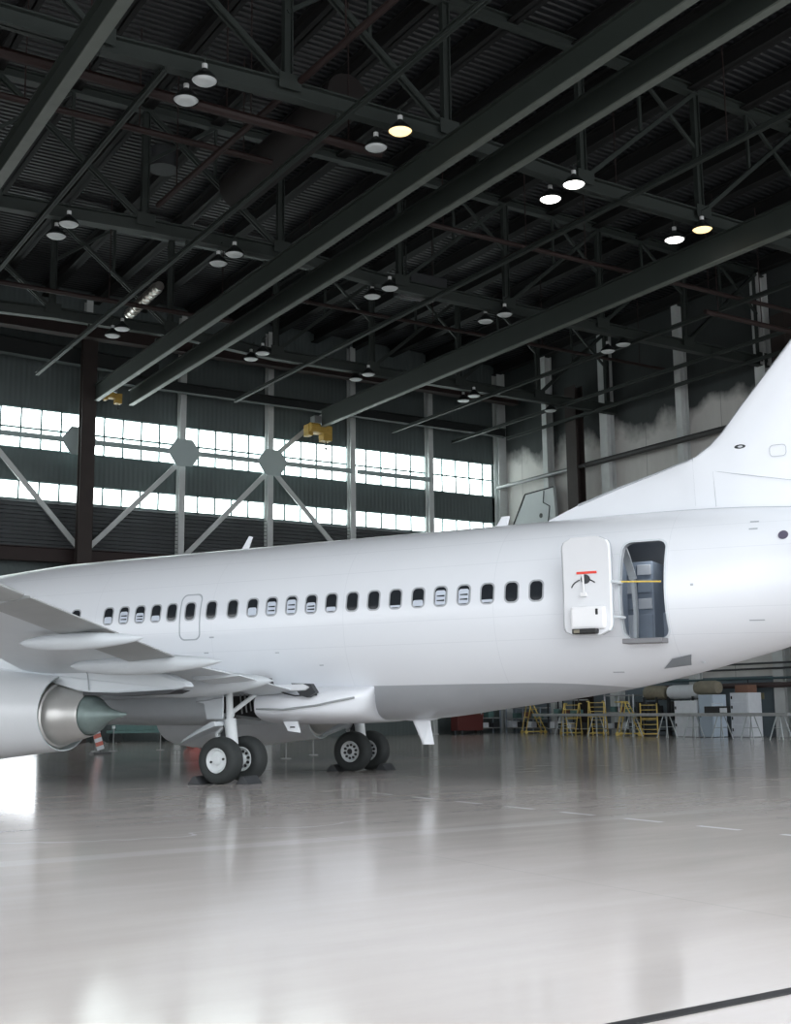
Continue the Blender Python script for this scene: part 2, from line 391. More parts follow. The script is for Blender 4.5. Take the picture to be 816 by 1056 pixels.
# trusses
nodes = [3.5, 8.75, 14.0, 19.3, 24.6, 29.9, 35.15, 40.4, 45.4]
def chordz(A): return 18.0 + max(0, .5 - .09*abs(A-17))
def make_truss(Y, label):
    e = empty('roof_truss', (3.5, Y, 18.0)); tag(e, label, 'roof truss')
    L = (3.5, Y, 18.0)
    def part(name, mb, m=STEEL):
        me = obj(name, mb, m); me.data.transform(Matrix.Translation(-Vector(L))); me.parent = e; return me
    b = MB(); pts = [(a, Y, chordz(a)) for a in [-2]+nodes+[46]]
    for p, q in zip(pts, pts[1:]): b.ibar(p, q, .34, .5, .05)
    part('bottom_chord', b)
    b = MB(); pts = [(a, Y, ROOFZ(a)-.25) for a in (-2, 24, 45.9)]
    for p, q in zip(pts, pts[1:]): b.ibar(p, q, .3, .36, .05)
    part('top_chord', b)
    for a in nodes:
        b = MB(); b.ibar((a, Y, chordz(a)), (a, Y, ROOFZ(a)-.3), .2, .2, .04)
        b.v = []; b.f = []; b.m = []
        z0, z1 = chordz(a)+.15, ROOFZ(a)-.3
        b.box(a-.13, a-.1, Y-.1, Y+.1, z0, z1); b.box(a+.1, a+.13, Y-.1, Y+.1, z0, z1); b.box(a-.1, a+.1, Y-.015, Y+.015, z0, z1)
        part('vertical', b)
    for j, a in enumerate(nodes):
        s = -1 if a < 22 else 1
        j2 = j + s
        if 0 <= j2 < len(nodes):
            b = MB(); a2 = nodes[j2]
            for dy in (-.09, .09): b.bar((a, Y+dy, chordz(a)+.15), (a2, Y+dy, ROOFZ(a2)-.35), .07, .14)
            part('diagonal', b)
            b = MB(); am = (a+a2)/2; zm = (chordz(a)+ROOFZ(a2))/2
            b.bar((am, Y, zm), (am, Y, ROOFZ(am)-.35), .1, .1); part('hanger', b)
            b = MB(); b.bar((am, Y, ROOFZ(am)-.35), (a2, Y, (chordz(a2)+ROOFZ(a2))/2), .09, .12); part('sub_diagonal', b)
    for a in nodes:
        b = MB(); b.box(a-.34, a+.34, Y-.20, Y-.17, chordz(a)-.05, chordz(a)+.40); part('gusset_plate', b)
    return e
make_truss(27.4, 'green grey roof truss nearest the camera, carrying the front row of lamps')
make_truss(38.3, 'green grey roof truss in the middle, carrying the second row of lamps')
make_truss(49.2, 'green grey roof truss furthest back, nearest the window wall')

# longitudinal struts under the chords, hung crane rails
def strut(A, y0, y1, z, w_, h, m, name, label, cat):
    b = MB(); b.ibar((A, y0, z), (A, y1, z), w_, h, .03)
    for Y in (27.4, 38.3, 49.2):
        if y0 < Y < y1 and chordz(A) > 18.01: b.box(A-.04, A+.04, Y-.05, Y+.05, z+h/2, chordz(A)-.2)
    thing1(name, b, m, label, cat, loc=(A, y0, z))
for A, y0, y1, t in ((10.4, 27.2, 57, 'far left, left of the twin crane rails'), (15.6, 16, 57, 'immediately left of the twin crane rails'), (26.1, 20, 57, 'between the twin and the single crane rail'),
                     (37.2, 27, 59, 'right of the single crane rail'), (41.9, 24, 59.5, 'nearest the side wall, higher on the columns'), (44.3, 24, 57, 'brushing the side wall columns')):
    strut(A, y0, y1, 17.72, .15, .17, STEEL, 'bracing_strut', 'thin steel strut under the trusses, ' + t, 'strut')
def rail(A, y0, y1, z, label, w_=.34, h=.62):
    e = empty('crane_rail', (A, y0, z)); tag(e, label, 'crane rail')
    b = MB(); b.bar((0, 0, 0), (0, y1-y0, 0), w_*.32, h); b.box(-w_*.42, w_*.42, 0, y1-y0, h/2-.04, h/2); obj('web', b, RAILM, e)
    b = MB(); b.box(-w_*.30, w_*.30, 0, y1-y0, -h/2-.05, -h/2); obj('running_flange', b, RAILE, e)
    for Y in (27.4, 38.3, 49.2):
        if y0 < Y < y1: b = MB(); b.box(-.12, .12, Y-y0-.08, Y-y0+.08, h/2, 18.0-z-.15); obj('hanger_bracket', b, STEEL, e)
rail(8.05, 14, 57.0, 17.25, 'wide crane rail crossing the top left corner', .5, .7)
rail(18.75, 12, 57.5, 17.3, 'left one of the twin crane rails across the middle of the roof', .4, .75)
rail(20.55, 12, 57.5, 17.3, 'right one of the twin crane rails across the middle of the roof', .4, .75)
rail(31.15, 12, 56.5, 17.3, 'single crane rail on the right, above the tail fin', .45, .9)
# rusty pipes
def pipe(name, pts, r, m, label, cat='pipe'):
    b = MB(); b.path(pts, r, 10); p, q = Vector(pts[0]), Vector(pts[-1])
    for t in (.08, .36, .64, .92):
        v = p.lerp(q, t); b.tube((v.x, v.y, v.z+r*.8), (v.x, v.y, ROOFZ(v.x)-.27), .022, n=6)
    thing1(name, b, m, label, cat, loc=pts[0])
pipe('sprinkler_pipe', [(14.6, 18, 18.5), (14.0, 37, 18.5)], .1, RUST, 'dark red pipe rising left of the twin rails near the top')
pipe('sprinkler_pipe', [(4, 33.6, 19.2), (16.5, 33.4, 19.2)], .11, RUST, 'dark red pipe across the upper left between two trusses')
pipe('sprinkler_pipe', [(4, 29.2, 18.05), (18, 29.0, 18.05)], .15, RUST, 'thick dark red pipe just behind the nearest truss on the left')
pipe('sprinkler_pipe', [(28.2, 18, 19), (28.0, 36, 19)], .09, RUST, 'dark red pipe with pale top right of the lit lamps')
pipe('sprinkler_pipe', [(20.9, 32.6, 18), (44, 32.4, 18)], .09, RUST, 'dark red pipe crossing behind the nearest truss on the right')
pipe('sprinkler_pipe', [(4, 46.5, 18.2), (22, 46.3, 18.2)], .1, RUST, 'dark red pipe before the furthest truss on the left')
pipe('sprinkler_pipe', [(21.5, 43.4, 18.6), (44, 43.2, 18.6)], .08, RUST, 'thin dark red pipe before the furthest truss on the right')
pipe('sprinkler_pipe', [(36, 33.0, 17.35), (45.4, 33.0, 17.35)], .11, RUST, 'dark red pipe meeting the side wall column at the right')
# flexible silvery duct and fans
b = MB()
for i in range(9):
    t = i/9; b.tube((17.4+.02*i, 45.6+.45*i, 18.95), (17.42+.02*i, 46.05+.45*i, 18.95), .2, n=14)
    b.tube((17.41+.02*i, 45.95+.45*i, 18.95), (17.42+.02*i, 46.07+.45*i, 18.95), .25, n=14)
thing1('flexible_duct', b, CHROME, 'ribbed shiny flexible duct left of the twin rails', 'duct', loc=(17.4, 45.6, 18.95), smooth=True)
for c, r, t in (((17.2, 24.5, 22.2), .55, 'dark round roof vent drum near the top centre'), ((15.3, 40.0, 21.4), .5, 'dark round roof vent drum left of centre, further back')):
    b = MB(); b.tube(c, (c[0], c[1], c[2]+.7), r, n=24); b.tube((c[0], c[1], c[2]-.08), c, r*1.12, n=24)
    thing1('roof_vent', b, CABD, t, 'vent', loc=c, smooth=True)
b = MB(); b.tube((17.2, 29.6, 20.0), (17.2, 37.6, 20.0), .7, n=20)
thing1('air_duct', b, mat('duct_dark_brown', (.009,.006,.0055), .7, var=.3), 'fat dark brown air duct between the first two trusses', 'duct', loc=(17.2, 29.6, 20.0), smooth=True)
# overhead heater box near the middle
e = empty('unit_heater', (26.9, 38.6, 18.8)); tag(e, 'black slatted unit heater hanging behind the middle truss', 'heater')
b = MB(); b.box(-.9, .9, 1, 2.4, -.2, .5); obj('heater_body', b, CABD, e, bevel=.03)
for i in (-.7, .7): b = MB(); b.tube((i, 1.7, .5), (i, 1.7, 4.6), .025, n=6); obj('hanger_rod', b, STEEL, e)
b = MB()
for i in range(6): b.box(-.8, .8, 1.1+.2*i, 1.15+.2*i, -.26, -.2)
obj('grille', b, PIPEG, e)

# yellow hoists
def hoist(A, Y, z, label, s=1.):
    e = empty('chain_hoist', (A, Y, z)); tag(e, label, 'hoist'); e.scale = (s, s, s)
    b = MB(); b.box(-.75, .75, -.3, .3, -.55, -.1); b.box(-.75, -.45, -.3, .3, -.75, -.55); b.box(.2, .75, -.3, .3, -.95, -.55); b.tube((-.7, -.32, -.3), (-.1, -.32, -.3), .26)
    obj('hoist_body', b, mat('hoist_yellow', (.42,.27,.05), .6, var=.4, scale=4), e, bevel=.03)
    b = MB(); b.box(-.35, .35, -.25, .25, 0, .4); obj('trolley', b, PIPEG, e)
    b = MB(); b.tube((.5, 0, -.95), (.5, 0, -1.3), .03, n=8); b.lathe([(-.06, .05), (0, .1), (.06, .05)], (.5, 0, -1.35), 'z', 10); obj('hook', b, BLACK, e)
hoist(31.2, 57.15, 17.1, 'yellow chain hoist hanging at the end of the single crane rail')
hoist(19.4, 57.0, 17.3, 'small yellow hoist beside the thick brown post', .6)

# ---------------------------------------------------------------- high-bay lamps
def make_lamp(lens):
    e = empty('high_bay_lamp', (0,0,0))
    b = MB(); b.lathe([(0, .34), (.02, .345), (.10, .31), (.22, .20), (.30, .10), (.36, .07)], (0,0,0), 'z', 28)
    obj('reflector', b, LAMPB, e, smooth=True)
    b = MB(); b.lathe([(.0, .002), (-.035, .16), (-.02, .27), (.03, .325)], (0,0,0), 'z', 28); obj('lens', b, lens, e, smooth=True)
    b = MB(); b.lathe([(.34, .002), (.34, .075), (.48, .075), (.50, .002)], (0,0,0), 'z', 16); obj('lamp_socket', b, BALL, e, smooth=True)
    b = MB(); b.tube((0,0,.48), (0,0,.72), .018, n=8); b.tube((0,0,.70), (0,-.35,.72), .018, n=8); obj('hanging_arm', b, STEEL, e)
    return e
proto = {k: make_lamp(m) for k, m in (('u', LENS), ('w', LENSW), ('y', LENSY))}
used = set()
rows = ['nearest truss', 'middle truss', 'furthest truss']
lampL = [(11.32,28.04,0,'u'),(11.34,26.86,0,'u'),(17.07,27.77,0,'u'),(17.13,26.56,0,'y'),(23.7,27.94,0,'w'),(23.63,26.72,0,'w'),(29.6,28.35,0,'w'),(29.75,27.2,0,'y'),
 (11.13,38.96,1,'u'),(11.19,37.76,1,'u'),(16.91,38.5,1,'u'),(17.04,37.4,1,'u'),(23.56,38.7,1,'u'),(23.65,37.55,1,'u'),(29.24,38.9,1,'u'),(29.41,37.8,1,'u'),(36.64,39.54,1,'u'),(36.53,38.4,1,'u'),
 (16.49,48.67,2,'u'),(16.52,47.56,2,'u'),(23.14,48.83,2,'u'),(23.2,47.73,2,'u'),(29.08,49.4,2,'u'),(29.17,48.34,2,'u'),(36.1,50.13,2,'u'),(36.0,49.04,2,'u'),(41.5,49.5,2,'u')]
cnt = {}
PX = {r: sorted({round((l[0]-5.5)/6.1) for l in lampL if l[2] == r}) for r in (0, 1, 2)}
for x, y, r, k in lampL:
    pr = round((x-5.5)/6.1); ptxt = ords[PX[r].index(pr)]
    fb = 'rear' if y > (28.0-.35, 38.3, 48.8)[r] and not (r == 1 and x < 17 and y < 38) else 'front'
    key = (r, pr); cnt[key] = cnt.get(key, 0)+1
    fb = 'lower left' if cnt[key] == 1 else 'upper right'
    st = {'u': 'unlit grey', 'w': 'lit white', 'y': 'lit warm yellow'}[k]
    if k not in used: o = proto[k]; used.add(k)
    else: o = copy_tree(proto[k])
    o.location = (x, y, 17.47)
    if x > 41: fb = 'single'
    lab = '%s high-bay lamp on the %s, %s pair from left, %s one' % (st, rows[r], ptxt, fb)
    tag(o, lab, 'lamp', 'high-bay lamps under the %s' % rows[r])

# ================================================================ AIRLINER
AC = empty('airliner', (12.97, 24.45, 0), radians(-61.2146))
tag(AC, 'plain white twin-engine airliner parked in the hangar with its rear door open', 'airliner')
TAB = [  # x, ztop, zbot, halfwidth, zcentre
 (-15.1, 2.72, 2.50, .10, 2.60), (-14.9, 2.98, 2.25, .42, 2.62), (-14.4, 3.38, 1.95, .82, 2.68), (-13.7, 3.80, 1.68, 1.18, 2.80), (-12.9, 4.42, 1.46, 1.48, 2.95),
 (-12.2, 4.80, 1.36, 1.66, 3.1), (-11.2, 4.98, 1.29, 1.80, 3.25), (-9.8, 5.08, 1.25, 1.87, 3.35), (-8.3, 5.17, 1.24, 1.88, 3.37), (-6.8, 5.24, 1.24, 1.88, 3.37), (-5, 5.25, 1.24, 1.88, 3.37),
 (-2, 5.25, 1.24, 1.88, 3.37), (2.2, 5.25, 1.24, 1.88, 3.37), (3.4, 5.25, 1.265, 1.88, 3.37), (4.95, 5.25, 1.44, 1.88, 3.37), (6.65, 5.25, 1.65, 1.87, 3.39),
 (7.6, 5.25, 1.79, 1.85, 3.41), (8.64, 5.24, 2.00, 1.80, 3.45), (9.76, 5.21, 2.27, 1.68, 3.52), (10.8, 5.14, 2.55, 1.52, 3.62), (12.0, 5.02, 2.93, 1.22, 3.80),
 (13.2, 4.86, 3.36, .85, 4.02), (14.2, 4.68, 3.80, .48, 4.20), (14.6, 4.55, 4.05, .25, 4.28)]
def sec(x):
    T = TAB
    if x <= T[0][0]: return T[0][1:]
    if x >= T[-1][0]: return T[-1][1:]
    for i in range(len(T)-1):
        if T[i][0] <= x <= T[i+1][0]: break
    h = T[i+1][0]-T[i][0]; t = (x-T[i][0])/h; out = []
    for k in range(1, 5):
        def sl(j):
            if j == 0 or j == len(T)-1: return (T[min(j+1, len(T)-1)][k]-T[max(j-1, 0)][k])/(T[min(j+1, len(T)-1)][0]-T[max(j-1, 0)][0])
            d0 = (T[j][k]-T[j-1][k])/(T[j][0]-T[j-1][0]); d1 = (T[j+1][k]-T[j][k])/(T[j+1][0]-T[j][0])
            return 0 if d0*d1 <= 0 else 2*d0*d1/(d0+d1)
        a, bq, m0, m1 = T[i][k], T[i+1][k], sl(i)*h, sl(i+1)*h
        out.append((2*t**3-3*t*t+1)*a + (t**3-2*t*t+t)*m0 + (-2*t**3+3*t*t)*bq + (t**3-t*t)*m1)
    return tuple(out)
def secring(x, n=72, k=1.):
    zt, zb, w_, zc = sec(x); R = []
    for i in range(n):
        a = 2*pi*i/n; c = cos(a); R.append((x, -w_*k*sin(a), zc + (zt-zc)*k*c if c > 0 else zc + (zc-zb)*k*c))
    return R
def sy_(x, z, d=0.):
    zt, zb, w_, zc = sec(x); h = (zt-zc) if z > zc else (zc-zb)
    q = max(0., 1-((z-zc)/h)**2); return -(w_*sqrt(q)) - d

def paint():
    m = bpy.data.materials.new('fuselage_paint'); m.use_nodes = True; nt = m.node_tree; bb = nt.nodes['Principled BSDF']
    bb.inputs['Roughness'].default_value = .3; bb.inputs['Coat Weight'].default_value = .25
    tc = nt.nodes.new('ShaderNodeTexCoord'); V = tc.outputs['Object']; sp = nt.nodes.new('ShaderNodeSeparateXYZ'); nt.links.new(V, sp.inputs[0])
    X, Z = sp.outputs[0], sp.outputs[2]
    w_ = nmix(nt, noise(nt, V, .8, 4), (.73,.75,.79), (.77,.79,.82))
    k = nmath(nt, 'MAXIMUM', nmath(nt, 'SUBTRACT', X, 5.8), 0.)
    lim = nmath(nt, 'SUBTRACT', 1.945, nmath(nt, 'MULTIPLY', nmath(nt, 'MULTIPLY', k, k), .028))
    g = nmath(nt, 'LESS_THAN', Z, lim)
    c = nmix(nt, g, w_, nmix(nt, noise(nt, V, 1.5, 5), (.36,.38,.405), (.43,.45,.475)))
    # faint skin laps
    f1 = None
    for zc in (2.75, 4.28, 4.75, 3.2):
        q = nmath(nt, 'LESS_THAN', nmath(nt, 'ABSOLUTE', nmath(nt, 'SUBTRACT', Z, zc)), .006)
        f1 = q if f1 is None else nmath(nt, 'MAXIMUM', f1, q)
    q = nmath(nt, 'LESS_THAN', nmath(nt, 'MODULO', nmath(nt, 'ADD', X, 103.2), 3.4), .012)
    f1 = nmath(nt, 'MAXIMUM', f1, q)
    c = nmix(nt, nmath(nt, 'MULTIPLY', f1, .22), c, (.45,.48,.52))
    nt.links.new(c, bb.inputs['Base Color']); return m
FUS = paint()
xs = []
x = -15.1
while x < 14.6:
    xs.append(x); x += .08 if x < -12.5 else .3
xs.append(14.6)
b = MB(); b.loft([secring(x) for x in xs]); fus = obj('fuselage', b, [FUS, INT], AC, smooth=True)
# rounded rectangle helper in (x,z)
def rrect(x0, x1, z0, z1, r, n=6):
    P = []
    for cx, cz, a0 in ((x1-r, z1-r, 0), (x0+r, z1-r, pi/2), (x0+r, z0+r, pi), (x1-r, z0+r, 1.5*pi)):
        for i in range(n+1): a = a0 + pi/2*i/n; P.append((cx+r*cos(a), cz+r*sin(a)))
    Q = []
    for i, p in enumerate(P):
        q = P[(i+1) % len(P)]; d = sqrt((p[0]-q[0])**2+(p[1]-q[1])**2); k = 14 if i % (n+1) == n else 1
        for j in range(k): Q.append((p[0]+(q[0]-p[0])*j/k, p[1]+(q[1]-p[1])*j/k))
    return Q
# aft entry vestibule cut into the body
def boolean(target, mb, slot=1):
    c = obj('cutter', mb, [FUS, INT]);
    for p in c.data.polygons: p.material_index = slot
    c.parent = AC
    md = target.modifiers.new('cut', 'BOOLEAN'); md.operation = 'DIFFERENCE'; md.object = c; md.solver = 'EXACT'
    bpy.context.view_layer.update()
    dg = bpy.context.evaluated_depsgraph_get(); me = bpy.data.meshes.new_from_object(target.evaluated_get(dg))
    target.modifiers.clear(); target.data = me; bpy.data.objects.remove(c, do_unlink=True)
b = MB(); rings = []
for x in (7.35, 8.0, 8.6, 9.2, 9.65):
    R = secring(x, 40, .93); rings.append([(p[0], p[1], max(p[2], 2.62)) for p in R])
b.loft(rings); boolean(fus, b)
DX0, DX1, DZ0, DZ1 = 8.14, 8.95, 2.70, 4.50
b = MB(); b.prism(rrect(DX0, DX1, DZ0, DZ1, .16), lambda u, v, w_: (u, w_, v), -2.3, -1.0); boolean(fus, b)
for p in fus.data.polygons: p.use_smooth = True
try: fus.data.set_sharp_from_angle(angle=radians(30))
except Exception: pass

def ring_plate(outer, inner, d0, name, m, parent=AC, sign=1, d1=-.03):
    b = MB(); n = len(outer)
    A_ = [[(u, sign*sy_(u, v, d), v) for u, v in poly] for poly in (outer, inner) for d in (d0, d1)]
    o1, o0, i1, i0 = [b.ring(q) for q in A_]
    b.bridge(o1, i1); b.bridge(o0, o1); b.bridge(i1, i0)
    return obj(name, b, m, parent)
def plate(poly, d, name, m, parent=AC, sign=1, back=-.03, smooth=False):
    b = MB(); cx = sum(p[0] for p in poly)/len(poly); cz = sum(p[1] for p in poly)/len(poly)
    rs = [b.ring([(cx+(u-cx)*k, sign*sy_(cx+(u-cx)*k, cz+(v-cz)*k, d), cz+(v-cz)*k) for u, v in poly]) for k in (1, .66, .33)]
    o0 = b.ring([(u, sign*sy_(u, v, back), v) for u, v in poly]); b.bridge(o0, rs[0]); b.bridge(rs[0], rs[1]); b.bridge(rs[1], rs[2]); b.face(rs[2])
    return obj(name, b, m, parent, smooth=smooth)
# cabin windows
WX = [-5.22, -4.20, -3.73, -3.25, -2.78, -2.32, -1.80, -1.21, -.63, -.10, .40, .91, 1.41, 1.91, 2.42, 2.93, 3.44, 3.96, 4.46, 4.97, 5.48, 5.99, 6.50] + [-5.72, -6.23, -6.74, -7.25, -7.76, -8.3, -8.8, -9.3]
glimpse = {1: .45, 2: .75, 3: .6, 4: .35, 9: .5, 10: .8, 11: .85, 12: .6, 13: .25, 17: .35, 18: .85, 19: .85, 16: .12, 20: .15}
for i, x in enumerate(WX):
    z = 3.668
    o = ring_plate(rrect(x-.155, x+.155, z-.215, z+.215, .11), rrect(x-.125, x+.125, z-.185, z+.185, .09), .004, 'cabin_window', FRAMEG)
    plate(rrect(x-.13, x+.13, z-.19, z+.19, .09), .002, 'window_pane', GLASSD, o)
    if i in glimpse:
        h = glimpse[i]*.34; b = MB(); z0 = z-.17
        pl = plate(rrect(x-.112, x+.112, z0, z0+h, min(.05, h*.3)), .0035, 'window_glimpse', GLIMPSE, o)  # pale patch painted for the bright view through the window
        if h > .2:
            for q in (.3, .62):
                zz = z0+h*q; plate([(x-.08, zz-.012), (x+.09, zz-.02), (x+.09, zz+.014), (x-.08, zz+.008)], .0045, 'glimpse_pattern', GLASSD, o)
# overwing exit outline, access panels
ring_plate(rrect(-2.09, -1.50, 3.02, 4.06, .15), rrect(-2.06, -1.53, 3.05, 4.03, .13), .004, 'overwing_exit', LINE)
for x0, x1, z0, z1 in ((-1.25, -1.13, 3.05, 3.08), (-1.44, -1.32, 2.72, 2.745), (.45, .55, 2.67, 2.69), (1.5, 1.6, 2.38, 2.40), (9.42, 9.47, 3.60, 3.64), (7.7, 7.9, 2.10, 2.12), (10.4, 10.55, 4.75, 4.78), (10.4, 10.55, 4.60, 4.63), (10.35, 10.6, 2.95, 2.97), (3.35, 3.42, 1.55, 1.6)):
    plate([(x0, z0), (x1, z0), (x1, z1), (x0, z1)], .004, 'static_port', LINE)
# rear door frame, sill
ring_plate(rrect(DX0-.035, DX1+.035, DZ0-.03, DZ1+.035, .18), rrect(DX0, DX1, DZ0, DZ1, .16), .006, 'door_frame', PALEW)
b = MB(); b.box(DX0+.03, DX1-.04, -1.90, -1.5, DZ0-.10, DZ0-.01); obj('door_sill', b, ALU, AC, bevel=.01)
# vestibule fittings
g = MB(); g.box(7.45, 8.12, .35, 1.25, 2.63, 4.35); gal = obj('galley_unit', g, BLUEG, AC, bevel=.02)
for i, (z0, z1) in enumerate(((2.66, 3.3), (3.36, 3.62), (3.68, 4.0), (4.04, 4.3))):
    for j in (0, 1):
        g = MB(); g.box(7.5+.31*j, 7.78+.31*j, .30, .35, z0+.03, z1-.02); obj('galley_door', g, CABW if (i+j) % 2 == 0 else BLUEG, gal, bevel=.01)
g = MB(); g.box(7.42, 7.6, -1.3, .3, 2.63, 4.35); g.box(7.6, 7.63, -1.2, -.7, 2.7, 3.55); obj('lavatory_wall', g, BLUEG, AC, bevel=.02)
g = MB(); R = [(8.0, 2.63), (8.03, 3.2), (8.0, 3.9), (7.88, 4.35), (7.76, 4.7)]
for (xa, za), (xb, zb) in zip(R, R[1:]): g.bar((xa, -.55, za), (xb, -.55, zb), .06, .14)
obj('curtain_panel', g, PALEW, AC, smooth=True)
g = MB(); g.prism(rrect(8.0, 8.75, 2.7, 4.4, .3), lambda u, v, w_: (u, w_, v), 1.25, 1.35); d2 = obj('opposite_door', g, INTD, AC)
g = MB(); g.box(8.1, 8.6, 1.15, 1.25, 3.35, 3.6); g.box(8.1, 8.35, .95, 1.15, 2.65, 3.35); g.box(8.4, 8.62, 1.0, 1.15, 2.65, 3.2); obj('crew_seat', g, BLUEG, AC, bevel=.02)
lt = bpy.data.lights.new('vestibule_fill', 'AREA'); lt.energy = 3.2; lt.size = .5; lt.color = (.9,.95,1.)  # area light added to brighten the vestibule, no fitting modelled
lo = bpy.data.objects.new('vestibule_fill', lt); COL.objects.link(lo); lo.parent = AC; lo.location = (8.4, .1, 4.75)
g = MB(); g.tube((DX0-.02, -1.84, 3.74), (DX1-.03, -1.83, 3.70), .016, n=8); obj('safety_strap', g, YEL, AC)
# open door leaf, lying forward of the opening with its inner face outwards
def dy(z): return -2.16 - .12*((z-3.62)/.9)**2
zs = [2.755 + (4.555-2.755)*i/24 for i in range(25)]
def hw(z, z0=2.755, z1=4.555, r=.2, w_=.47):
    for e, s in ((z0, 1), (z1, -1)):
        d = (z-e)*s
        if d < r: return w_ - r + sqrt(max(0, r*r-(r-d)**2))
    return w_
cx = 7.64
b = MB(); rings = []
for z in zs:
    h = hw(z); sh = -.02*cos((z-3.6)*2.2)
    y0 = dy(z); rings.append([(cx-h+sh, y0+.03, z), (cx-h+.03+sh, y0, z), (cx+h-.03+sh, y0, z), (cx+h+sh, y0+.03, z), (cx+h+sh, y0+.13, z), (cx-h+sh, y0+.13, z)])
b.loft(rings); dl = obj('rear_door', b, mat('door_lining', (.70,.71,.73), .4, var=.02), AC, smooth=True)
b = MB(); rings = []
for z in zs:
    h = hw(z)+.014; sh = -.02*cos((z-3.6)*2.2); y0 = dy(z)+.05; rings.append([(cx-h+sh, y0, z), (cx+h+sh, y0, z), (cx+h+sh, y0+.03, z), (cx-h+sh, y0+.03, z)])
b.loft(rings); obj('door_seal', b, LINE, dl)
def dbox(name, x0, x1, z0, z1, dep, m, bev=.02, off=0):
    b = MB(); zz = (z0+z1)/2; b.box(x0, x1, dy(zz)-dep, dy(zz)+.02-off, z0, z1); return obj(name, b, m, dl, bevel=bev)
dbox('slide_cover', 7.33, 8.0, 2.86, 3.28, .10, mat('slide_cover_white', (.82,.82,.83), .4), .05)
dbox('slide_bar', 7.40, 7.86, 2.775, 2.87, .17, BLACK, .02); dbox('gauge', 7.44, 7.55, 2.79, 2.85, .178, OLIVE, .004)
dbox('gauge_window', 7.82, 7.87, 3.12, 3.23, .125, BLACK, .01)
dbox('warning_ribbon', 7.44, 7.83, 3.885, 3.93, .012, RED, .003)
b = MB(); yy = dy(3.78); b.tube((7.61, yy-.03, 3.79), (7.61, yy, 3.79), .085, n=24); obj('handle_boss', b, CABD, dl)
b = MB(); b.bar((7.575, yy-.05, 3.87), (7.585, yy-.05, 3.54), .03, .035); b.box(7.52, 7.64, yy-.07, yy-.01, 3.47, 3.54); obj('door_handle', b, mat('handle_white', (.8,.8,.8), .4), dl, bevel=.005)
for a0, a1 in ((radians(110), radians(165)), (radians(40), radians(68))):
    b = MB(); P = [(7.585+.26*cos(a0+(a1-a0)*i/6), yy-.006, 3.59+.20*sin(a0+(a1-a0)*i/6)) for i in range(7)]
    b.path(P, .012, 6); obj('arrow_mark', b, CABD, dl)
b = MB(); b.tube((8.1, -2.15, 3.72), (8.17, -1.78, 3.72), .03, n=8); b.tube((8.1, -2.15, 3.08), (8.2, -1.78, 3.08), .025, n=8); obj('hinge_arm', b, PALEW, AC)
# antennas, mast
def blade(name, pts, t, m, y=0):
    b = MB(); b.prism(pts, lambda u, v, w_: (u, w_, v), y-t, y+t); return obj(name, b, m, AC, bevel=t*.6)
blade('blade_antenna', [(-1.80, 5.20), (-1.58, 5.20), (-1.44, 5.54), (-1.54, 5.57)], .02, WHITE)
blade('blade_antenna', [(4.83, 5.2), (5.12, 5.2), (5.20, 5.47), (5.02, 5.47)], .02, WHITE)
b = MB(); b.loft([[(x0, -.03, z), (x0+.03, 0, z), (x1, .0, z), (x0+.05, -.06, z)] for x0, x1, z in ((2.80, 3.22, 1.27), (3.06, 3.32, .72))]); obj('blade_antenna', b, WHITE, AC)
b = MB(); b.loft([[(2.3, .0, 1.255), (2.9, -.13, 1.25), (3.5, 0, 1.27), (2.9, .13, 1.25)], [(2.75, 0, 1.215), (2.9, -.05, 1.21), (3.25, 0, 1.215), (2.9, .05, 1.21)]]); obj('antenna_fairing', b, WHITE, AC, smooth=True)
plate([(8.62, 2.16), (9.1, 2.22), (9.2, 2.40), (8.85, 2.33)], .03, 'outflow_valve', mat('valve_metal', (.30,.33,.36), .35, .6))
plate([(9.3, 2.25), (9.34, 2.25), (9.34, 2.28), (9.3, 2.28)], .08, 'drain_mast', PALEW)
plate([(11.0+.085*cos(a_), 4.46+.085*sin(a_)) for a_ in [2*pi*i/16 for i in range(16)]], .012, 'pivot_seal', mat('seal_purple_grey', (.10,.09,.13), .4))
# fin
def foil(xl, xt, t, z, n=14, y=0, te=.004):
    U = []; c = xt-xl
    f = lambda q: 5*t*c*(.2969*sqrt(q)-.126*q-.3516*q*q+.2843*q**3-.1015*q**4)
    qs = [(1-cos(pi*i/n))/2 for i in range(n+1)]
    return [(xl+c*q, y-f(q)-te, z) for q in qs] + [(xl+c*q, y+f(q)+te, z) for q in qs[::-1]]
LE = [(5.0, 5.75), (5.23, 6.0), (5.30, 6.1), (5.55, 6.72), (5.82, 7.58), (6.02, 8.32), (6.17, 8.84), (6.29, 9.25), (6.45, 9.50), (6.69, 9.76), (7.18, 10.16), (7.73, 10.64), (8.29, 11.12), (9.6, 12.22), (11.1, 13.5)]
def foilx(xl, z):
    xt = 14.35 + (z-5)*.22; x9 = 9.2+(z-5)*.85
    R = foil(max(xl, min(xl, x9)), xt, .09, z); return R
b = MB()
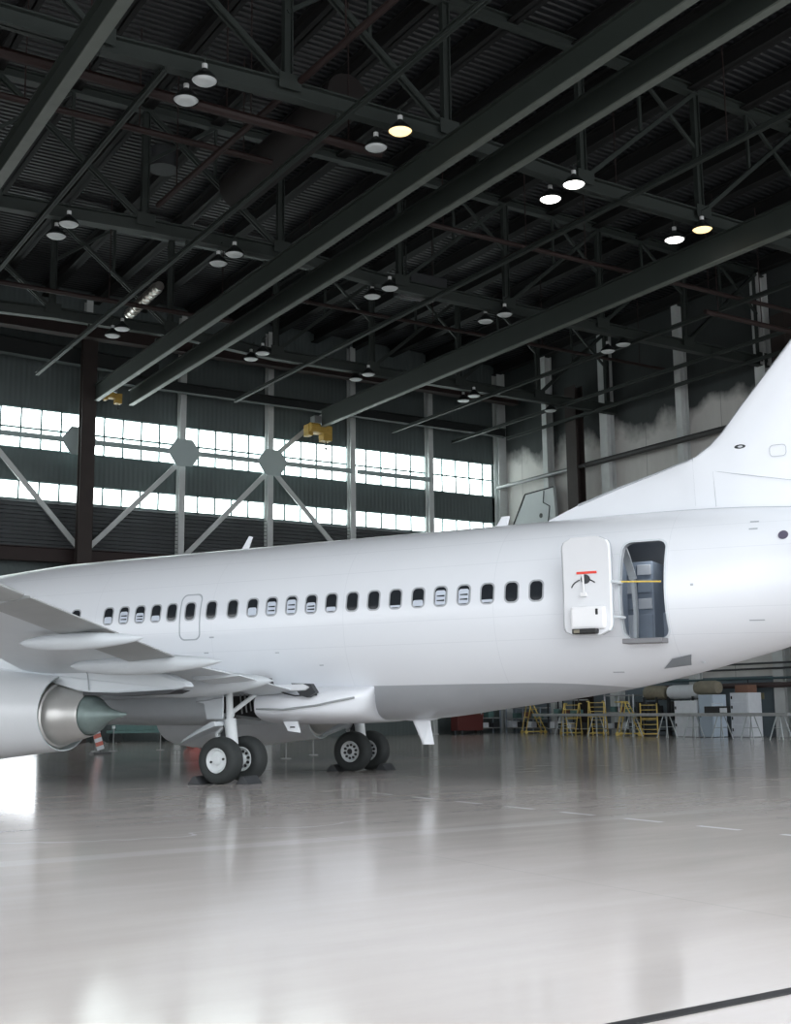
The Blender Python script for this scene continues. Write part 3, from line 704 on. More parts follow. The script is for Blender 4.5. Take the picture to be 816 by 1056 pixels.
# dorsal part: keep thin ahead of the main fin
rings = []
for z, xl in LE:
    xm = max(xl, 9.0+(max(z, 6.2)-6.2)*.86); xt = 14.35+(z-5)*.22; n = 10; L_ = []; Rr = []
    pts = []
    for i in range(n+1):
        q = (i/n)**1.2; pts.append((xl+(xm-xl)*q, .012+.11*q if xm > xl+.05 else .012+.10*q))
    c = xt-xm
    for i in range(1, 15):
        q = (1-cos(pi*i/14))/2; pts.append((xm+c*q, .012+max(.11*(1-q)**.5 if q < .5 else 0, 0)*0 + .12*(1-q)+.10*sin(pi*min(1, q*1.3))*(1-q)))
    rings.append([(x, -y, z) for x, y in pts] + [(x, y, z) for x, y in pts[::-1]])
b.loft(rings); fin = obj('tail_fin', b, WHITE, AC, smooth=25)
b = MB()
for (z0, x0), (z1, x1) in zip(LE[7:], LE[8:]): b.tube((x0+.01, 0, z0), (x1+.01, 0, z1), .06, n=10)
for (z0, x0), (z1, x1) in zip(LE[3:7], LE[4:8]): b.tube((x0+.01, 0, z0), (x1+.01, 0, z1), .03, n=8)
obj('leading_edge', b, FRAMEG, fin, smooth=True)
def finline(pts, r=.008):
    b = MB(); b.path([(x, y, z) for x, y, z in pts], r, 6); obj('panel_seam', b, LINE, fin)
finline([(9.16, -.128, 6.25), (9.18, -.130, 5.3)], .012)
finline([(9.55, -.15, 5.95), (9.58, -.155, 5.25)], .006); finline([(9.55, -.15, 5.95), (11.0, -.225, 5.62), (12, -.23, 5.4)], .005)
b = MB(); b.lathe([(-.02, .02), (0, .05), (.02, .02)], (0,0,0), 'y', 12); sp_ = obj('fin_port', b, CABD, fin); sp_.location = (10.1, -.155, 6.37); sp_.scale = (2.6, 1, 1)
ring_pts = rrect(10.65, 10.95, 6.1, 6.32, .07)
b = MB(); b.path([(u, -.2, v) for u, v in ring_pts+ring_pts[:1]], .005, 5); obj('panel_seam', b, LINE, fin)
# seam between fin and body
b = MB(); P = []
for i in range(14):
    x = 5.9+i*.6; zt = sec(x)[0]; P.append((x, -.15-.004*i, zt-.008))
b.path(P, .012, 6); obj('fin_seam', b, LINE, fin)
# horizontal stabilisers
for s in (-1, 1):
    b = MB(); b.loft([[(x, s*.9 + 0*y, z) for x, y, z in []] or [(p[0], s*yy, 4.42+(yy-1)*.11+p[1]) for p in foil(xl, xt, .10, 0)] for yy, xl, xt in ((.5, 11.05, 14.3), (1.4, 11.45, 14.35), (6.35, 13.9, 15.2))])
    o = obj('stabilizer', b, WHITE, AC, smooth=25)
    b = MB(); b.tube((11.5, s*1.48, 4.47), (13.9, s*6.33, 5.01), .05, n=10); obj('leading_edge', b, PALEW, o, smooth=True)

# wing-body fairing
def supr(x, hw_, zt, zb, n=40, p=3.2):
    R = []
    for i in range(n):
        a = 2*pi*i/n; c, s = cos(a), sin(a); zc = (zt+zb)/2; hh = (zt-zb)/2
        R.append((x, hw_*(abs(s)**(2/p))*(1 if s > 0 else -1), zc+hh*(abs(c)**(2/p))*(1 if c > 0 else -1)))
    return R
def fair(x):
    t = max(0, (x-.9)/1.95); k = sqrt(max(0, 1-t**2.6)); zt, zb, w_, zc = sec(x); R = []
    for (X_, y, z) in supr(x, 2.12, 1.99, 1.16, 64, 3.0):
        z2 = max(z, zb+.004); q = max(0, 1-((z2-zc)/(zc-zb))**2) if z2 < zc else 1; yt = min(abs(y), w_*sqrt(q)*.985)
        yy = math.copysign(yt+(abs(y)-yt)*k, y); xr = x - .62*max(0, (x-1.1)/1.75)*(1-min(1, abs(yy)/1.65)**2)
        R.append((xr, yy, z2+(z-z2)*k))
    return R
b = MB(); b.loft([fair(x) for x in (.15, .5, .9, 1.2, 1.5, 1.8, 2.05, 2.25, 2.42, 2.56, 2.66, 2.74, 2.80, 2.83, 2.848)]); wbf = obj('belly_fairing', b, WHITE, AC, smooth=45)
b = MB(); b.loft([supr(x, h, zt, zb) for x, h, zt, zb in ((-6.3, 1.2, 1.7, 1.2), (-5.6, 1.75, 2.0, 1.17), (-4, 2.0, 2.1, 1.14), (-1.1, 2.1, 2.1, 1.15))]); obj('belly_fairing', b, PALEW, AC, smooth=40)
b = MB(); b.box(-1.15, .2, -1.75, 1.75, 1.30, 2.15); obj('wheel_well_shade', b, BLACK, AC)  # solid black block painted as the shade inside the open well
# dark and grey strips along the crease of the bulge and small wedge
b = MB(); b.path([(.25, -2.14, 1.93), (.7, -2.17, 1.93), (.95, -2.17, 1.82), (1.2, -2.15, 1.76), (1.7, -2.09, 1.78)], .018, 6); obj('crease_strip', b, CABD, wbf)
b = MB(); b.path([(.2, -2.10, 1.50), (.9, -2.15, 1.48), (1.7, -2.10, 1.56), (2.2, -1.98, 1.66), (2.45, -1.84, 1.71)], .022, 8); obj('fairing_crease', b, GREYP, wbf, smooth=True)
b = MB(); b.prism([(1.15, 2.02), (1.62, 2.0), (1.75, 1.82), (1.55, 1.72), (1.38, 1.76)], lambda u, v, w_: (u, w_, v), -2.22, -2.08); obj('flap_end_plate', b, CABD, wbf)
b = MB(); b.prism([(.05, 2.08), (.4, 1.98), (1.45, 2.0), (1.62, 1.93), (1.5, 1.86), (.3, 1.86)], lambda u, v, w_: (u, w_, v), -2.26, -2.10); obj('flap_root_fairing', b, WHITE, wbf, bevel=.03)
b = MB(); b.prism([(.62, 1.24), (.98, 1.24), (1.05, 1.0), (.74, 1.04)], lambda u, v, w_: (u, w_, v), -1.72, -1.69); sd = obj('service_door', b, WHITE, AC)
b = MB(); b.box(.80, .92, -1.725, -1.72, 1.10, 1.13); obj('door_latch', b, BLACK, sd)
# inner well details
b = MB()
for i in range(7): b.tube((-.4+.09*i, -1.9+.02*i, 2.05), (-.35+.12*i, -1.85, 1.4+.03*(i % 3)), .018, n=6)
b.tube((-.5, -1.85, 1.35), (.12, -1.85, 1.28), .03, n=8); obj('hydraulic_lines', b, PIPEG, AC)

# ---- wings
def te_x(y): return 1.03 if y <= 4.2 else max(.82+(y-5)*.235, 1.03-(y-4.2)*.26)
def te_z(y): return 2.10+.147*(y-3.5)
def le_x(y): return -6.0+(y-1.5)*.62 if y < 5 else -3.83+(y-5)*.565
def wing(s):
    rings = []
    for y in (1.2, 2.4, 3.6, 5.0, 6.5, 8.5, 10.6, 12.5, 14.3, 14.45):
        xl, xt = le_x(y), te_x(y)
        if y == 14.45: xl += .5; xt -= .1
        c = xt-xl; t = (.135 if y < 3 else .125) if y < 14.4 else .05; up = []; lo = []
        for i in range(17):
            q = (1-cos(pi*i/16))/2
            th = 5*t*c*(.2969*sqrt(q)-.126*q-.3516*q*q+.2843*q**3-.1036*q**4)
            cam_ = .018*c*sin(pi*q); z = te_z(y)+.035*c*(1-q)+cam_
            up.append((xl+c*q, s*y, z+th*.95+.008)); lo.append((xl+c*q, s*y, z-th*.85-.008))
        rings.append(up+lo[::-1])
    b = MB(); b.loft(rings); w_ = obj('wing', b, PALEW, AC, smooth=30)
    # flaps: slabs along the trailing edge, slightly proud below
    for y0, y1, ch, nm in ((2.05, 4.05, 1.16, 'flap'), (5.2, 7.95, 1.15, 'flap'), (8.05, 10.6, 1.05, 'flap'), (10.75, 13.3, .6, 'aileron')):
        rr2 = []
        for y in (y0, y1):
            xt = te_x(y)+.14; zt = te_z(y)-.03; xl = xt-ch
            rr2.append([(xl, s*y, zt+.02), (xl+.06, s*y, zt+.11), (xl+.3, s*y, zt+.13), (xt, s*y, zt+.01), (xt, s*y, zt-.012), (xl+.5, s*y, zt-.065), (xl+.15, s*y, zt-.085), (xl+.03, s*y, zt-.05)])
        b = MB(); b.loft(rr2); obj(nm, b, FLAPG if y0 > 3 else PALEW, w_, smooth=30)
    for yc, x0, x1, zc, hh, ww in ((3.35, -2.5, 1.5, 2.02, .30, .27), (5.95, -1.4, 2.2, 2.32, .20, .20), (8.5, -.1, 2.6, 2.60, .155, .15)):
        b = MB(); R = []
        for i in range(19):
            q = i/18; k = (sin(pi*min(1, q**.85)))**.62 if 0 < q < 1 else .02
            x = x0+(x1-x0)*q; tilt = .03*(1-q)
            R.append([(x, s*yc+ww*k*cos(a), zc+tilt+(.02 if yc > 4 else .05)*(q-.4)+(hh*k*sin(a) if sin(a) < 0 else hh*.85*k*sin(a))) for a in [2*pi*j/20 for j in range(20)]])
        b.loft(R); o = obj('flap_track_fairing', b, PALEW, w_, smooth=True)
        if yc < 4:
            b = MB(); P = [(-.28+.09*(-sin(a)*.5+.5), s*(yc+ww*1.0*cos(a)*(1)), zc+.07+hh*1.0*sin(a)) for a in [radians(185+i*10) for i in range(9)]]
            b.path(P, .03, 8); obj('fairing_slot', b, CABD, o, smooth=True)
    return w_
for s in (-1, 1): wing(s)

# ---- engines
def engine(s):
    yc, zc = s*4.83, 1.42
    outer = [(-7.62, .80), (-7.66, .84), (-7.62, .90), (-7.4, .98), (-6.9, 1.05), (-6.2, 1.07), (-5.4, 1.03), (-4.6, .96), (-3.9, .885), (-3.3, .82), (-2.58, .755)]
    inner = [(-2.58, .735), (-3.1, .75), (-3.6, .76), (-4.2, .76)]
    fl = lambda t: .97 if t < -6 else 1
    b = MB(); b.lathe(outer, (0, yc, zc+.04), 'x', 64, flat=fl)
    e = obj('engine', b, mat('nacelle_paint', (.74,.76,.78), .33, var=.03, coat=.2), AC, smooth=True)
    b = MB(); b.lathe([(-2.58, .756)] + inner, (0, yc, zc+.04), 'x', 64); obj('fan_duct', b, DUCTIN, e, smooth=True)
    b = MB(); b.lathe([(-7.62, .80), (-7.0, .76), (-6.6, .77), (-6.6, .01)], (0, yc, zc+.04), 'x', 48); obj('intake', b, CHROME, e, smooth=True)
    b = MB(); b.lathe([(-4.2, .76), (-3.4, .75), (-2.95, .71), (-2.84, .695), (-2.83, .665), (-2.66, .64), (-2.64, .60), (-2.58, .59), (-2.3, .53), (-1.90, .43), (-1.88, .415), (-1.94, .40), (-2.1, .39)], (0, yc, zc), 'x', 56); obj('core_cowl', b, mat('core_cowl_metal', (.58,.57,.55), .34, .55, var=.1, scale=4), e, smooth=30)
    b = MB(); b.lathe([(-2.15, .38), (-1.95, .39), (-1.86, .385), (-1.72, .34), (-1.55, .22), (-1.38, .13), (-1.15, .065), (-.98, .035), (-.94, .002)], (0, yc, zc), 'x', 40); obj('exhaust_cone', b, EXH, e, smooth=True)
    b = MB(); P = [(-7.0, zc+1.02), (-6.0, 2.62), (-5.0, 2.95), (-3.4, 2.80), (-1.5, 2.55), (.2, 2.15), (.55, 2.02), (.62, 1.93), (.3, 1.86), (-1.0, 1.82), (-1.7, 1.83), (-2.1, 1.90), (-2.58, 2.02), (-3.4, 2.22), (-4.6, 2.32)]
    rings = []
    for k, wv in ((0, .05), (1, .20)): pass
    b.prism(P, lambda u, v, w_: (u, yc+w_*(.20 if u < .0 else .12), v), -1, 1); obj('pylon', b, PALEW, e, bevel=.03)
    b = MB(); b.prism([(-1.9, 1.80), (-1.0, 1.775), (.25, 1.80), (.45, 1.86), (.3, 1.875), (-1.0, 1.835), (-1.9, 1.87)], lambda u, v, w_: (u, yc+w_, v), -.215, .215); obj('heat_shield', b, CABD, e)
    b = MB(); b.lathe([(-.01, .07), (.01, .05)], (0,0,0), 'y', 12); o = obj('vent_outlet', b, GREYP, e); o.location = (-3.9, yc-.80*(1 if s < 0 else -1)*1.0, zc-.42); o.rotation_euler = (radians(-30), radians(35), 0)
    b = MB(); b.path([(-1.75, yc-.21, 1.9), (-1.80, yc-.21, 2.2), (-1.95, yc-.21, 2.45)], .012, 6); obj('pylon_seam', b, LINE, e)
    return e
for s in (-1, 1): engine(s)

# ---- landing gear
def wheel(parent, x, y, z, R, wd, face, spokes=10):
    k = R/.52; h = wd/2
    b = MB(); b.lathe([(-h*.62, .26*k), (-h*.86, .29*k), (-h, .36*k), (-h*.97, .43*k), (-h*.80, .485*k), (-h*.5, .512*k), (-h*.15, .52*k), (h*.15, .52*k), (h*.5, .512*k), (h*.80, .485*k), (h*.97, .43*k), (h, .36*k), (h*.86, .29*k), (h*.62, .26*k)], (x, y, z), 'y', 56)
    t = obj('tire', b, RUBBER, parent, smooth=True)
    b = MB()
    for sg in (-1, 1):
        b.lathe([(sg*h*.80, .275*k), (sg*h*.86, .255*k), (sg*h*.72, .235*k), (sg*h*.55, .20*k), (sg*h*.60, .11*k), (sg*h*.78, .09*k), (sg*h*.80, .002)], (x, y, z), 'y', 40)
        for i in range(spokes):
            a = 2*pi*i/spokes+.2; cx_, cz_ = x+.17*k*cos(a), z+.17*k*sin(a)
            P = [(cx_+(.04 if spokes > 4 else .03)*k*cos(a+q)*(1.2 if q in (0, pi) else 1), cz_+(.035 if spokes > 4 else .03)*k*sin(a+q)) for q in [2*pi*j/8 for j in range(8)]]
            b.prism(P, lambda u, v, w_: (u, w_, v), y+sg*h*.60, y+sg*h*.66, m=1)
        b.prism([(x+.075*k*cos(2*pi*j/12), z+.075*k*sin(2*pi*j/12)) for j in range(12)], lambda u, v, w_: (u, w_, v), y+sg*h*.78, y+sg*h*.84, m=1 if spokes > 4 else 0)
    obj('wheel_hub', b, [HUBW, BLACK], parent, smooth=30)
def main_gear(s):
    yc = s*2.615
    b = MB(); b.tube((-.14, yc, 2.25), (-.10, yc, 1.05), .075, n=16); b.tube((-.10, yc, 1.30), (-.03, yc, .78), .125, n=20); b.tube((-.03, yc, .85), (0, yc, .475), .075, n=16)
    b.tube((0, yc-.45, .475), (0, yc+.45, .475), .07, n=16)
    g = obj('main_gear', b, HUBW, AC, smooth=40)
    b = MB(); b.tube((-.10, yc-s*.03, 1.42), (.32, yc-s*.75, 2.0), .05, n=12); b.tube((-.10, yc, 1.35), (-.10, yc-s*.02, 1.5), .09, n=12); obj('side_brace', b, HUBW, g, smooth=40)
    b = MB(); b.bar((-.16, yc, 1.22), (-.42, yc, .98), .12, .05); b.bar((-.42, yc, .98), (-.10, yc, .62), .12, .05); b.lathe([(-.07, .10), (.07, .10)], (-.18, yc, 1.32), 'y', 14); obj('torque_link', b, HUBW, g)
    b = MB(); b.prism([(-.88, 2.1), (-.2, 2.12), (-.2, 1.30), (-.62, 1.30), (-.70, 1.62), (-.90, 1.66)], lambda u, v, w_: (u, w_, v), yc-s*-.10-.02, yc-s*-.10+.02)
    gd = obj('gear_door', b, PALEW, g, bevel=.01)
    b = MB(); b.path([(-.9, yc+s*.125, 1.66), (-.2, yc+s*.125, 1.74)], .012, 6); obj('door_seam', b, LINE, gd)
    b = MB(); b.prism([(-1.22, .80), (-1.15, .88), (-.75, 1.10), (-.35, 1.24), (-.22, 1.26), (-.2, 1.16), (-.55, 1.06)], lambda u, v, w_: (u, yc+s*.12+w_*(.25 if u > -.6 else .12), v), -1, 1); obj('lower_gear_door', b, PALEW, g, bevel=.02)
    b = MB()
    for i in range(5): b.tube((-.22-.04*i, yc-.1+.05*i, 1.2), (-.15-.03*i, yc+.1-.05*i, .72), .014, n=6)
    obj('brake_lines', b, CABD, g)
    for d in (-.43, .43): wheel(g, 0, yc+d, .475, .475, .40, -1, 2 if (s < 0 and d < 0) else 10)
main_gear(-1); main_gear(1)
b = MB(); b.tube((-11.1, 0, 1.6), (-11.0, 0, .35), .08, n=16); b.tube((-11, -.25, .35), (-11, .25, .35), .05, n=12); ng = obj('nose_gear', b, HUBW, AC, smooth=40)
for d in (-.2, .2): wheel(ng, -11.0, d, .345, .345, .2, -1)

# wheel chocks (rest on the floor)
def acw(x, y, z=0): v = Matrix.Rotation(radians(-61.2146), 3, 'Z') @ Vector((x, y, z)); return (v.x+12.97, v.y+24.45, z)
for x, y, d, t in ((-.50, -3.05, -1, 'ahead of the nearer twin wheels'), (.50, -2.75, 1, 'behind the nearer twin wheels'), (-.50, 2.25, -1, 'ahead of the farther twin wheels'), (.50, 2.9, 1, 'behind the farther twin wheels')):
    e = MB(); e.prism([(-.16, 0), (.16, 0), (.12, .05), (.03, .16), (-.05, .16), (-.13, .05)], lambda u, v, w_: (u*d, w_, v), -.24, .24)
    o = obj('wheel_chock', e, CABD, bevel=.01); o.location = acw(x, y); o.rotation_euler.z = radians(-61.2146); tag(o, 'black rubber wheel chock ' + t, 'wheel chock')

# ================================================================ GROUND EQUIPMENT
# yellow platform steps along the side wall
def steps(A, Y, rz, h, label, wd=.8):
    e = empty('platform_steps', (A, Y, 0), rz); tag(e, label, 'steps', 'yellow steps under the tail')
    n = max(3, int(h/.25))
    for sgn in (-1, 1):
        b = MB(); b.tube((sgn*wd/2, -.75, .12), (sgn*wd/2, 0, h), .03, n=8); b.tube((sgn*wd/2, .45, .05), (sgn*wd/2, .1, h), .03, n=8); b.tube((sgn*wd/2, -.75, .12), (sgn*wd/2, .45, .12), .03, n=8)
        b.tube((sgn*wd/2, 0, h), (sgn*wd/2, .5, h), .03, n=8); obj('side_rail', b, YELP, e)
    b = MB(); b.tube((-wd/2, .45, .12), (wd/2, .45, .12), .03, n=8); b.tube((-wd/2, -.72, .14), (wd/2, -.72, .14), .03, n=8); b.tube((-wd/2, .28, h*.55), (wd/2, .28, h*.55), .025, n=8); obj('cross_bar', b, YELP, e)
    for i in range(1, n+1):
        q = i/(n+.3); b = MB(); b.box(-wd/2, wd/2, -.75+.75*q-.1, -.75+.75*q+.1, .12+(h-.12)*q-.015, .12+(h-.12)*q+.015); obj('tread', b, YELP, e)
    for sgn in (-1, 1):
        for y in (-.7, .42):
            b = MB(); b.tube((sgn*wd/2-.03, y, .10), (sgn*wd/2+.03, y, .10), .10, n=14); obj('caster', b, YELP, e)
for A, Y, rz, h, t in ((43.6, 54.6, 1.2, 1.7, 'yellow steps leftmost under the tail, below the belly edge'), (42.7, 50.0, -1.0, 1.65, 'yellow steps second from the left, treads facing the camera'),
                       (42.7, 48.0, 2.2, 1.75, 'yellow folding steps in the middle, seen from the side'), (42.9, 46.0, .6, 1.7, 'yellow steps fourth from the left with brace frame'), (42.7, 44.2, -.75, 1.6, 'yellow steps rightmost with clear treads and wheels')):
    steps(A, Y, rz, h, t)
# long plank on trestles
e = empty('scaffold_plank', (41.5, 34.5, 0)); tag(e, 'long grey scaffold plank on trestle legs along the side wall', 'scaffold plank')
b = MB(); b.box(-.25, .25, 0, 17.0, 1.0, 1.14); obj('plank', b, PLANK, e, bevel=.01)
for y in (.6, 2.2, 3.9, 5.6, 7.3, 9.6, 12.2, 14.8):
    b = MB()
    for sx in (-1, 1):
        for sy2 in (-1, 1): b.tube((sx*.12, y+sy2*.08, 1.04), (sx*.3, y+sy2*.36, 0), .025, n=8)
    b.tube((-.22, y-.2, .5), (-.22, y+.2, .5), .018, n=6); b.tube((.22, y-.2, .5), (.22, y+.2, .5), .018, n=6)
    obj('trestle_leg', b, mat('trestle_metal', (.40,.44,.45), .4, .4), e)
# white cabinets behind the plank
def cabinet(A0, A1, Y0, Y1, h, label, m=CABW, lines=(.5,)):
    e = empty('equipment_cabinet', ((A0+A1)/2, (Y0+Y1)/2, 0)); tag(e, label, 'cabinet')
    hx, hy_ = (A1-A0)/2, (Y1-Y0)/2
    b = MB(); b.box(-hx, hx, -hy_, hy_, .02, h); obj('body', b, m, e, bevel=.02)
    zz = [0.06]+[h*q for q in lines]+[h-.03]
    for z0, z1 in zip(zz, zz[1:]):
        b = MB(); b.box(-hx-.03, -hx, -hy_+.04, hy_-.04, z0+.02, z1-.02); d = obj('door', b, m, e, bevel=.01)
        b = MB(); b.box(-hx-.06, -hx-.03, hy_-.16, hy_-.10, (z0+z1)/2-.07, (z0+z1)/2+.07); obj('handle', b, BLACK, d)
cabinet(43.0, 43.8, 41.25, 42.75, 1.72, 'white cabinet with two rows of doors behind the plank', CABW, (.62,))
cabinet(43.0, 43.9, 40.25, 41.15, 1.98, 'tall pale blue cabinet standing right of the white cabinet', mat('pale_blue_cab', (.42,.50,.58), .5), ())
cabinet(44.0, 44.9, 39.0, 40.1, 2.05, 'white stacked bin unit behind the tall pale blue cabinet', CABW, (.3, .55, .8))
# cowlings on stands
def cowl(A, Y, z, L_, r, m, label, stand=True, rz=0):
    e = empty('cowling_on_stand', (A, Y, 0), rz); tag(e, label, 'cowling')
    b = MB(); b.lathe([(-L_/2, r*.55), (-L_/2+.06, r*.85), (-L_/2+.25, r), (L_/2-.3, r), (L_/2-.08, r*.88), (L_/2, r*.6)], (0, 0, z), 'y', 28); b.lathe([(-L_/2, r*.55), (-L_/2, .01)], (0, 0, z), 'y', 28); b.lathe([(L_/2, r*.6), (L_/2, .01)], (0, 0, z), 'y', 28)
    obj('cowling', b, m, e, smooth=40)
    if stand:
        for y in (-L_/2+.3, L_/2-.3):
            b = MB(); b.box(-.5, -.42, y-.04, y+.04, 0, z-r*.6); b.box(.42, .5, y-.04, y+.04, 0, z-r*.6); b.box(-.5, .5, y-.04, y+.04, z-r*1.0, z-r*.9); obj('stand_leg', b, CABD, e)
        b = MB(); b.box(-.5, .5, -L_/2+.3, L_/2-.3, .75, .83); b.box(-.5, .5, -L_/2+.3, L_/2-.3, .2, .26)
        for i in range(6): b.box(-.35, .1, -L_/2+.4+i*.28, -L_/2+.55+i*.28, .83, 1.5+.1*(i % 3))
        obj('stand_shelf', b, CABD, e)
cowl(44.75, 43.6, 2.15, 2.3, .36, CABW, 'white rounded cowling lying on a dark stand below the tail')
cowl(44.75, 45.7, 2.15, 1.5, .36, OLIVE, 'olive covered cowling just left of the white one')
cowl(43.4, 40.9, 2.31, 1.5, .33, OLIVE, 'olive covered cowling resting on the tall pale blue cabinet', False)
# cartons, box on plank
e = MB(); e.box(-.3, .3, -.4, .4, 0, .35); o = obj('carton', e, BROWN, loc=None, bevel=.01); o.location = (44.5, 39.55, 2.06); tag(o, 'brown carton on top of the white stacked bin unit', 'carton')
e = empty('toolbox', (41.5, 38.6, 1.14)); tag(e, 'black open toolbox standing on the scaffold plank', 'toolbox')
b = MB(); b.box(-.2, .2, -.6, .6, 0, .3); obj('box', b, BLACK, e, bevel=.01)
b = MB(); b.box(-.22, -.2, -.75, -.35, .02, .22); b.path([(-.1, -.4, .3), (-.1, -.4, .42), (-.1, .2, .42), (-.1, .2, .3)], .015, 6); obj('handle', b, CABW, e)
# wall door leaf with notice
b = MB(); b.box(45.80, 45.98, 38.9, 42.2, 0, 2.75); dw = struct('door_1', b, mat('door_blue_grey', (.15,.19,.22), .6, var=.1))
b = MB(); b.box(45.77, 45.80, 39.6, 40.0, 1.75, 2.05); obj('notice', b, mat('notice_tan', (.30,.27,.16), .6), dw)
b = MB(); b.box(45.78, 45.80, 40.52, 40.56, 0, 2.75); obj('door_gap', b, BLACK, dw)
# dark shelving, workbenches further left under the belly
def rack(A, Y, L_, h, label, m1, rz=0, extra=None):
    e = empty('storage_rack', (A, Y, 0), rz); tag(e, label, 'rack')
    for y in (-L_/2, 0, L_/2):
        b = MB(); b.box(-.4, -.34, y-.03, y+.03, 0, h); b.box(.34, .4, y-.03, y+.03, 0, h); obj('upright', b, m1, e)
    for z in (.3, h*.55, h-.05):
        b = MB(); b.box(-.42, .42, -L_/2, L_/2, z-.03, z+.03); obj('shelf', b, PLANK, e)
    for i in range(7):
        b = MB(); y = -L_/2+.25+i*(L_-.5)/6; z = (.33, h*.55+.03)[i % 2]; hh = .25+.12*random.random()
        b.box(-.3, .3, y-.2, y+.2, z, z+hh); obj('stored_box', b, (CABD, BROWN, CABW, GREEN)[(i*3) % 4], e, bevel=.01)
rack(44.9, 48.3, 2.2, 2.1, 'tall rack with boxes behind the yellow steps', CABW)
rack(44.0, 51.8, 2.6, 1.9, 'dark rack with boxes left of the yellow steps', CABD)
rack(44.9, 56.5, 3.2, 1.5, 'low rack of boxes in the far corner', BLUEG)
rack(43.0, 58.9, 2.8, 1.6, 'low rack against the window wall by the corner', BLUEG, pi/2)
e = empty('tool_cart', (41.2, 57.5, 0)); tag(e, 'red tool cart near the far corner under the belly', 'cart')
b = MB(); b.box(-.9, .9, -.35, .35, .2, 1.05); b.box(-.95, .95, -.4, .4, 1.05, 1.1); obj('cart_body', b, mat('dull_red', (.10,.018,.015), .6), e, bevel=.02)
for i in (-.8, .8):
    for j in (-.3, .3): b = MB(); b.tube((i, j-.03, .1), (i, j+.03, .1), .1, n=12); obj('caster', b, BLACK, e)
b = MB()
for i in range(3): b.box(-.85, .85, -.37, -.35, .28+.26*i, .48+.26*i)
obj('drawer_fronts', b, mat('dull_red', (.10,.018,.015), .6), e)
for A, Y, t in ((39.4, 58.2, 'pale stand post right of the belly antenna'), (38.6, 58.3, 'second pale stand post by the belly antenna')):
    e = empty('safety_post', (A, Y, 0)); tag(e, t, 'post')
    b = MB(); b.tube((0,0,.03), (0,0,1.4), .06, n=10); obj('pole', b, COLW, e); b = MB(); b.tube((0,0,0), (0,0,.04), .25, n=16); obj('base', b, COLW, e)
# beyond the landing gear: trolleys, posts, striped board
for A, Y, L_, m, t in ((15.4, 57.2, 2.8, GREEN, 'teal flat trolley behind the engine exhaust'), (21.4, 57.2, 3.2, GREEN, 'teal flat trolley seen right of the exhaust cone'), (27.5, 57.3, 2.6, CABW, 'pale equipment trolley between the main wheels')):
    e = empty('flat_trolley', (A, Y, 0)); tag(e, t, 'trolley')
    b = MB(); b.box(-L_/2, L_/2, -.5, .5, .45, .58); obj('deck', b, m, e, bevel=.01)
    b = MB(); b.box(-L_/2+.2, L_/2-.6, -.35, .35, .58, .98); obj('crate', b, m if m != CABW else PALEW, e, bevel=.02)
    for i in (-L_/2+.3, L_/2-.3):
        for j in (-.4, .4): b = MB(); b.tube((i, j-.05, .22), (i, j+.05, .22), .22, n=14); obj('wheel', b, RUBBER, e)
e = empty('striped_marker', (14.3, 42.5, 0)); tag(e, 'leaning red and white striped marker board with white box beyond the exhaust', 'marker')
b = MB(); P0 = Vector((-.22, 0, 1.25)); P1 = Vector((.1, 0, .15))
for i in range(8):
    a = P0.lerp(P1, i/8); c = P0.lerp(P1, (i+1)/8); b.bar(a, c, .06, .26, m=i % 2)
obj('striped_board', b, [mat('stripe_red', (.55,.14,.10), .5), CABW], e)
b = MB(); b.box(-.12, .3, -.1, .15, 1.1, 1.5); obj('white_box', b, CABW, e, bevel=.03)
b = MB(); b.tube((.1, .05, 0), (.1, .05, 1.2), .03, n=8); b.box(-.25, .4, -.25, .3, 0, .05); obj('stand', b, CABD, e)
e = empty('extinguisher_cart', (19.7, 46.0, 0)); tag(e, 'small red wheeled fire extinguisher cart behind the nearer main wheels', 'fire extinguisher')
b = MB(); b.lathe([(-.55, .01), (-.53, .12), (-.42, .17), (.42, .17), (.53, .12), (.55, .01)], (0, 0, .8), 'x', 20); obj('cylinder', b, REDP, e, smooth=True)
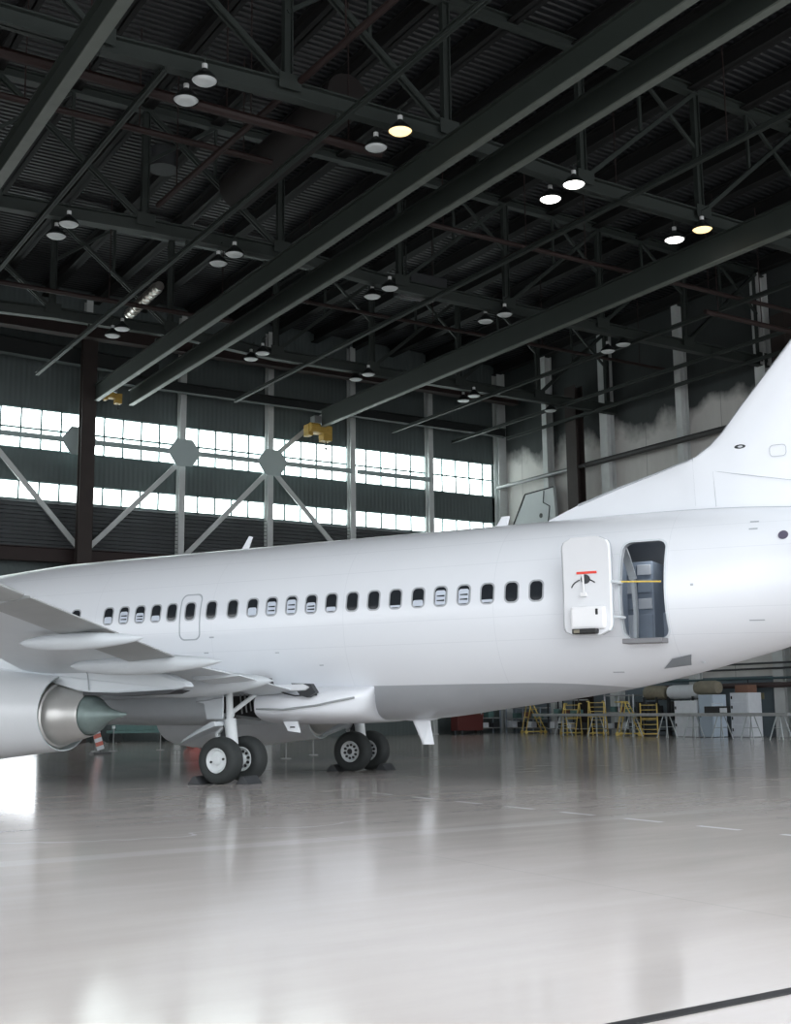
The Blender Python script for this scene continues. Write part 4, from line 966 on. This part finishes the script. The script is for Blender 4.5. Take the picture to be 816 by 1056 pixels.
b = MB(); b.bar((-.6, 0, .55), (.75, 0, .60), .06, .06); b.bar((.7, 0, .6), (.9, 0, 1.1), .05, .05); b.bar((-.3, -.25, .3), (-.3, .25, .3), .05, .05); b.bar((-.3, 0, .3), (-.3, 0, .6), .05, .05); b.bar((.6, 0, .02), (.6, 0, .6), .05, .05); obj('frame', b, CABD, e)
for j_ in (-.28, .28): b = MB(); b.tube((-.3, j_-.04, .3), (-.3, j_+.04, .3), .3, n=20); obj('wheel', b, REDP, e)
for i, (A, Y, t) in enumerate(((15.1, 45.2, 'leftmost'), (15.7, 44.9, 'second'), (17.5, 44.7, 'third'), (18.1, 44.5, 'fourth'), (17.1, 33.35, 'fifth'), (19.1, 35.3, 'sixth'))):
    e = empty('barrier_post', (A, Y, 0)); tag(e, 'thin white-topped barrier post beyond the wheels, %s from left' % t, 'post', 'barrier posts beyond the landing gear')
    b = MB(); b.tube((0,0,.02), (0,0,.85), .025, n=8); b.tube((0,0,0), (0,0,.03), .16, n=14); obj('pole', b, PIPEG, e)
    b = MB(); b.lathe([(-.06, .01), (-.05, .06), (.05, .06), (.06, .01)], (0,0,.9), 'z', 12); obj('cap', b, HUBW, e)
# pale slanted panel with two dark spots, standing against side wall, above the aircraft roof
e = empty('tail_dock_panel', (45.2, 54.6, 10.0)); tag(e, 'pale grey slanted dock panel with two dark spots against the side wall', 'dock panel')
PD = [(59.2-54.6, 10.6-10), (56.55-54.6, 14.25-10), (53.9-54.6, 14.3-10), (53.6-54.6, 10.6-10)]
b = MB(); b.prism(PD, lambda u, v, w_: (w_, u, v), 0.0, .22); obj('panel', b, mat('dock_grey', (.5,.54,.55), .5, var=.05), e, bevel=.03)
b = MB(); b.path([(-.02, 56.55-54.6, 4.25), (-.02, 53.9-54.6, 4.3)], .04, 6); b.path([(-.02, 56.55-54.6, 4.25), (-.02, 59.0-54.6, .8)], .04, 6); b.path([(-.02, .15, 4.2), (-.02, .25, 3.5), (-.02, -.35, 3.2), (-.02, .1, 1.0)], .03, 6); obj('trim_edge', b, CABD, e)
for u, v in ((55.1-54.6, 2.75), (55.4-54.6, 1.75)):
    b = MB(); b.tube((-.03, u, v), (.02, u, v), .14, n=16); obj('dark_spot', b, BLACK, e)
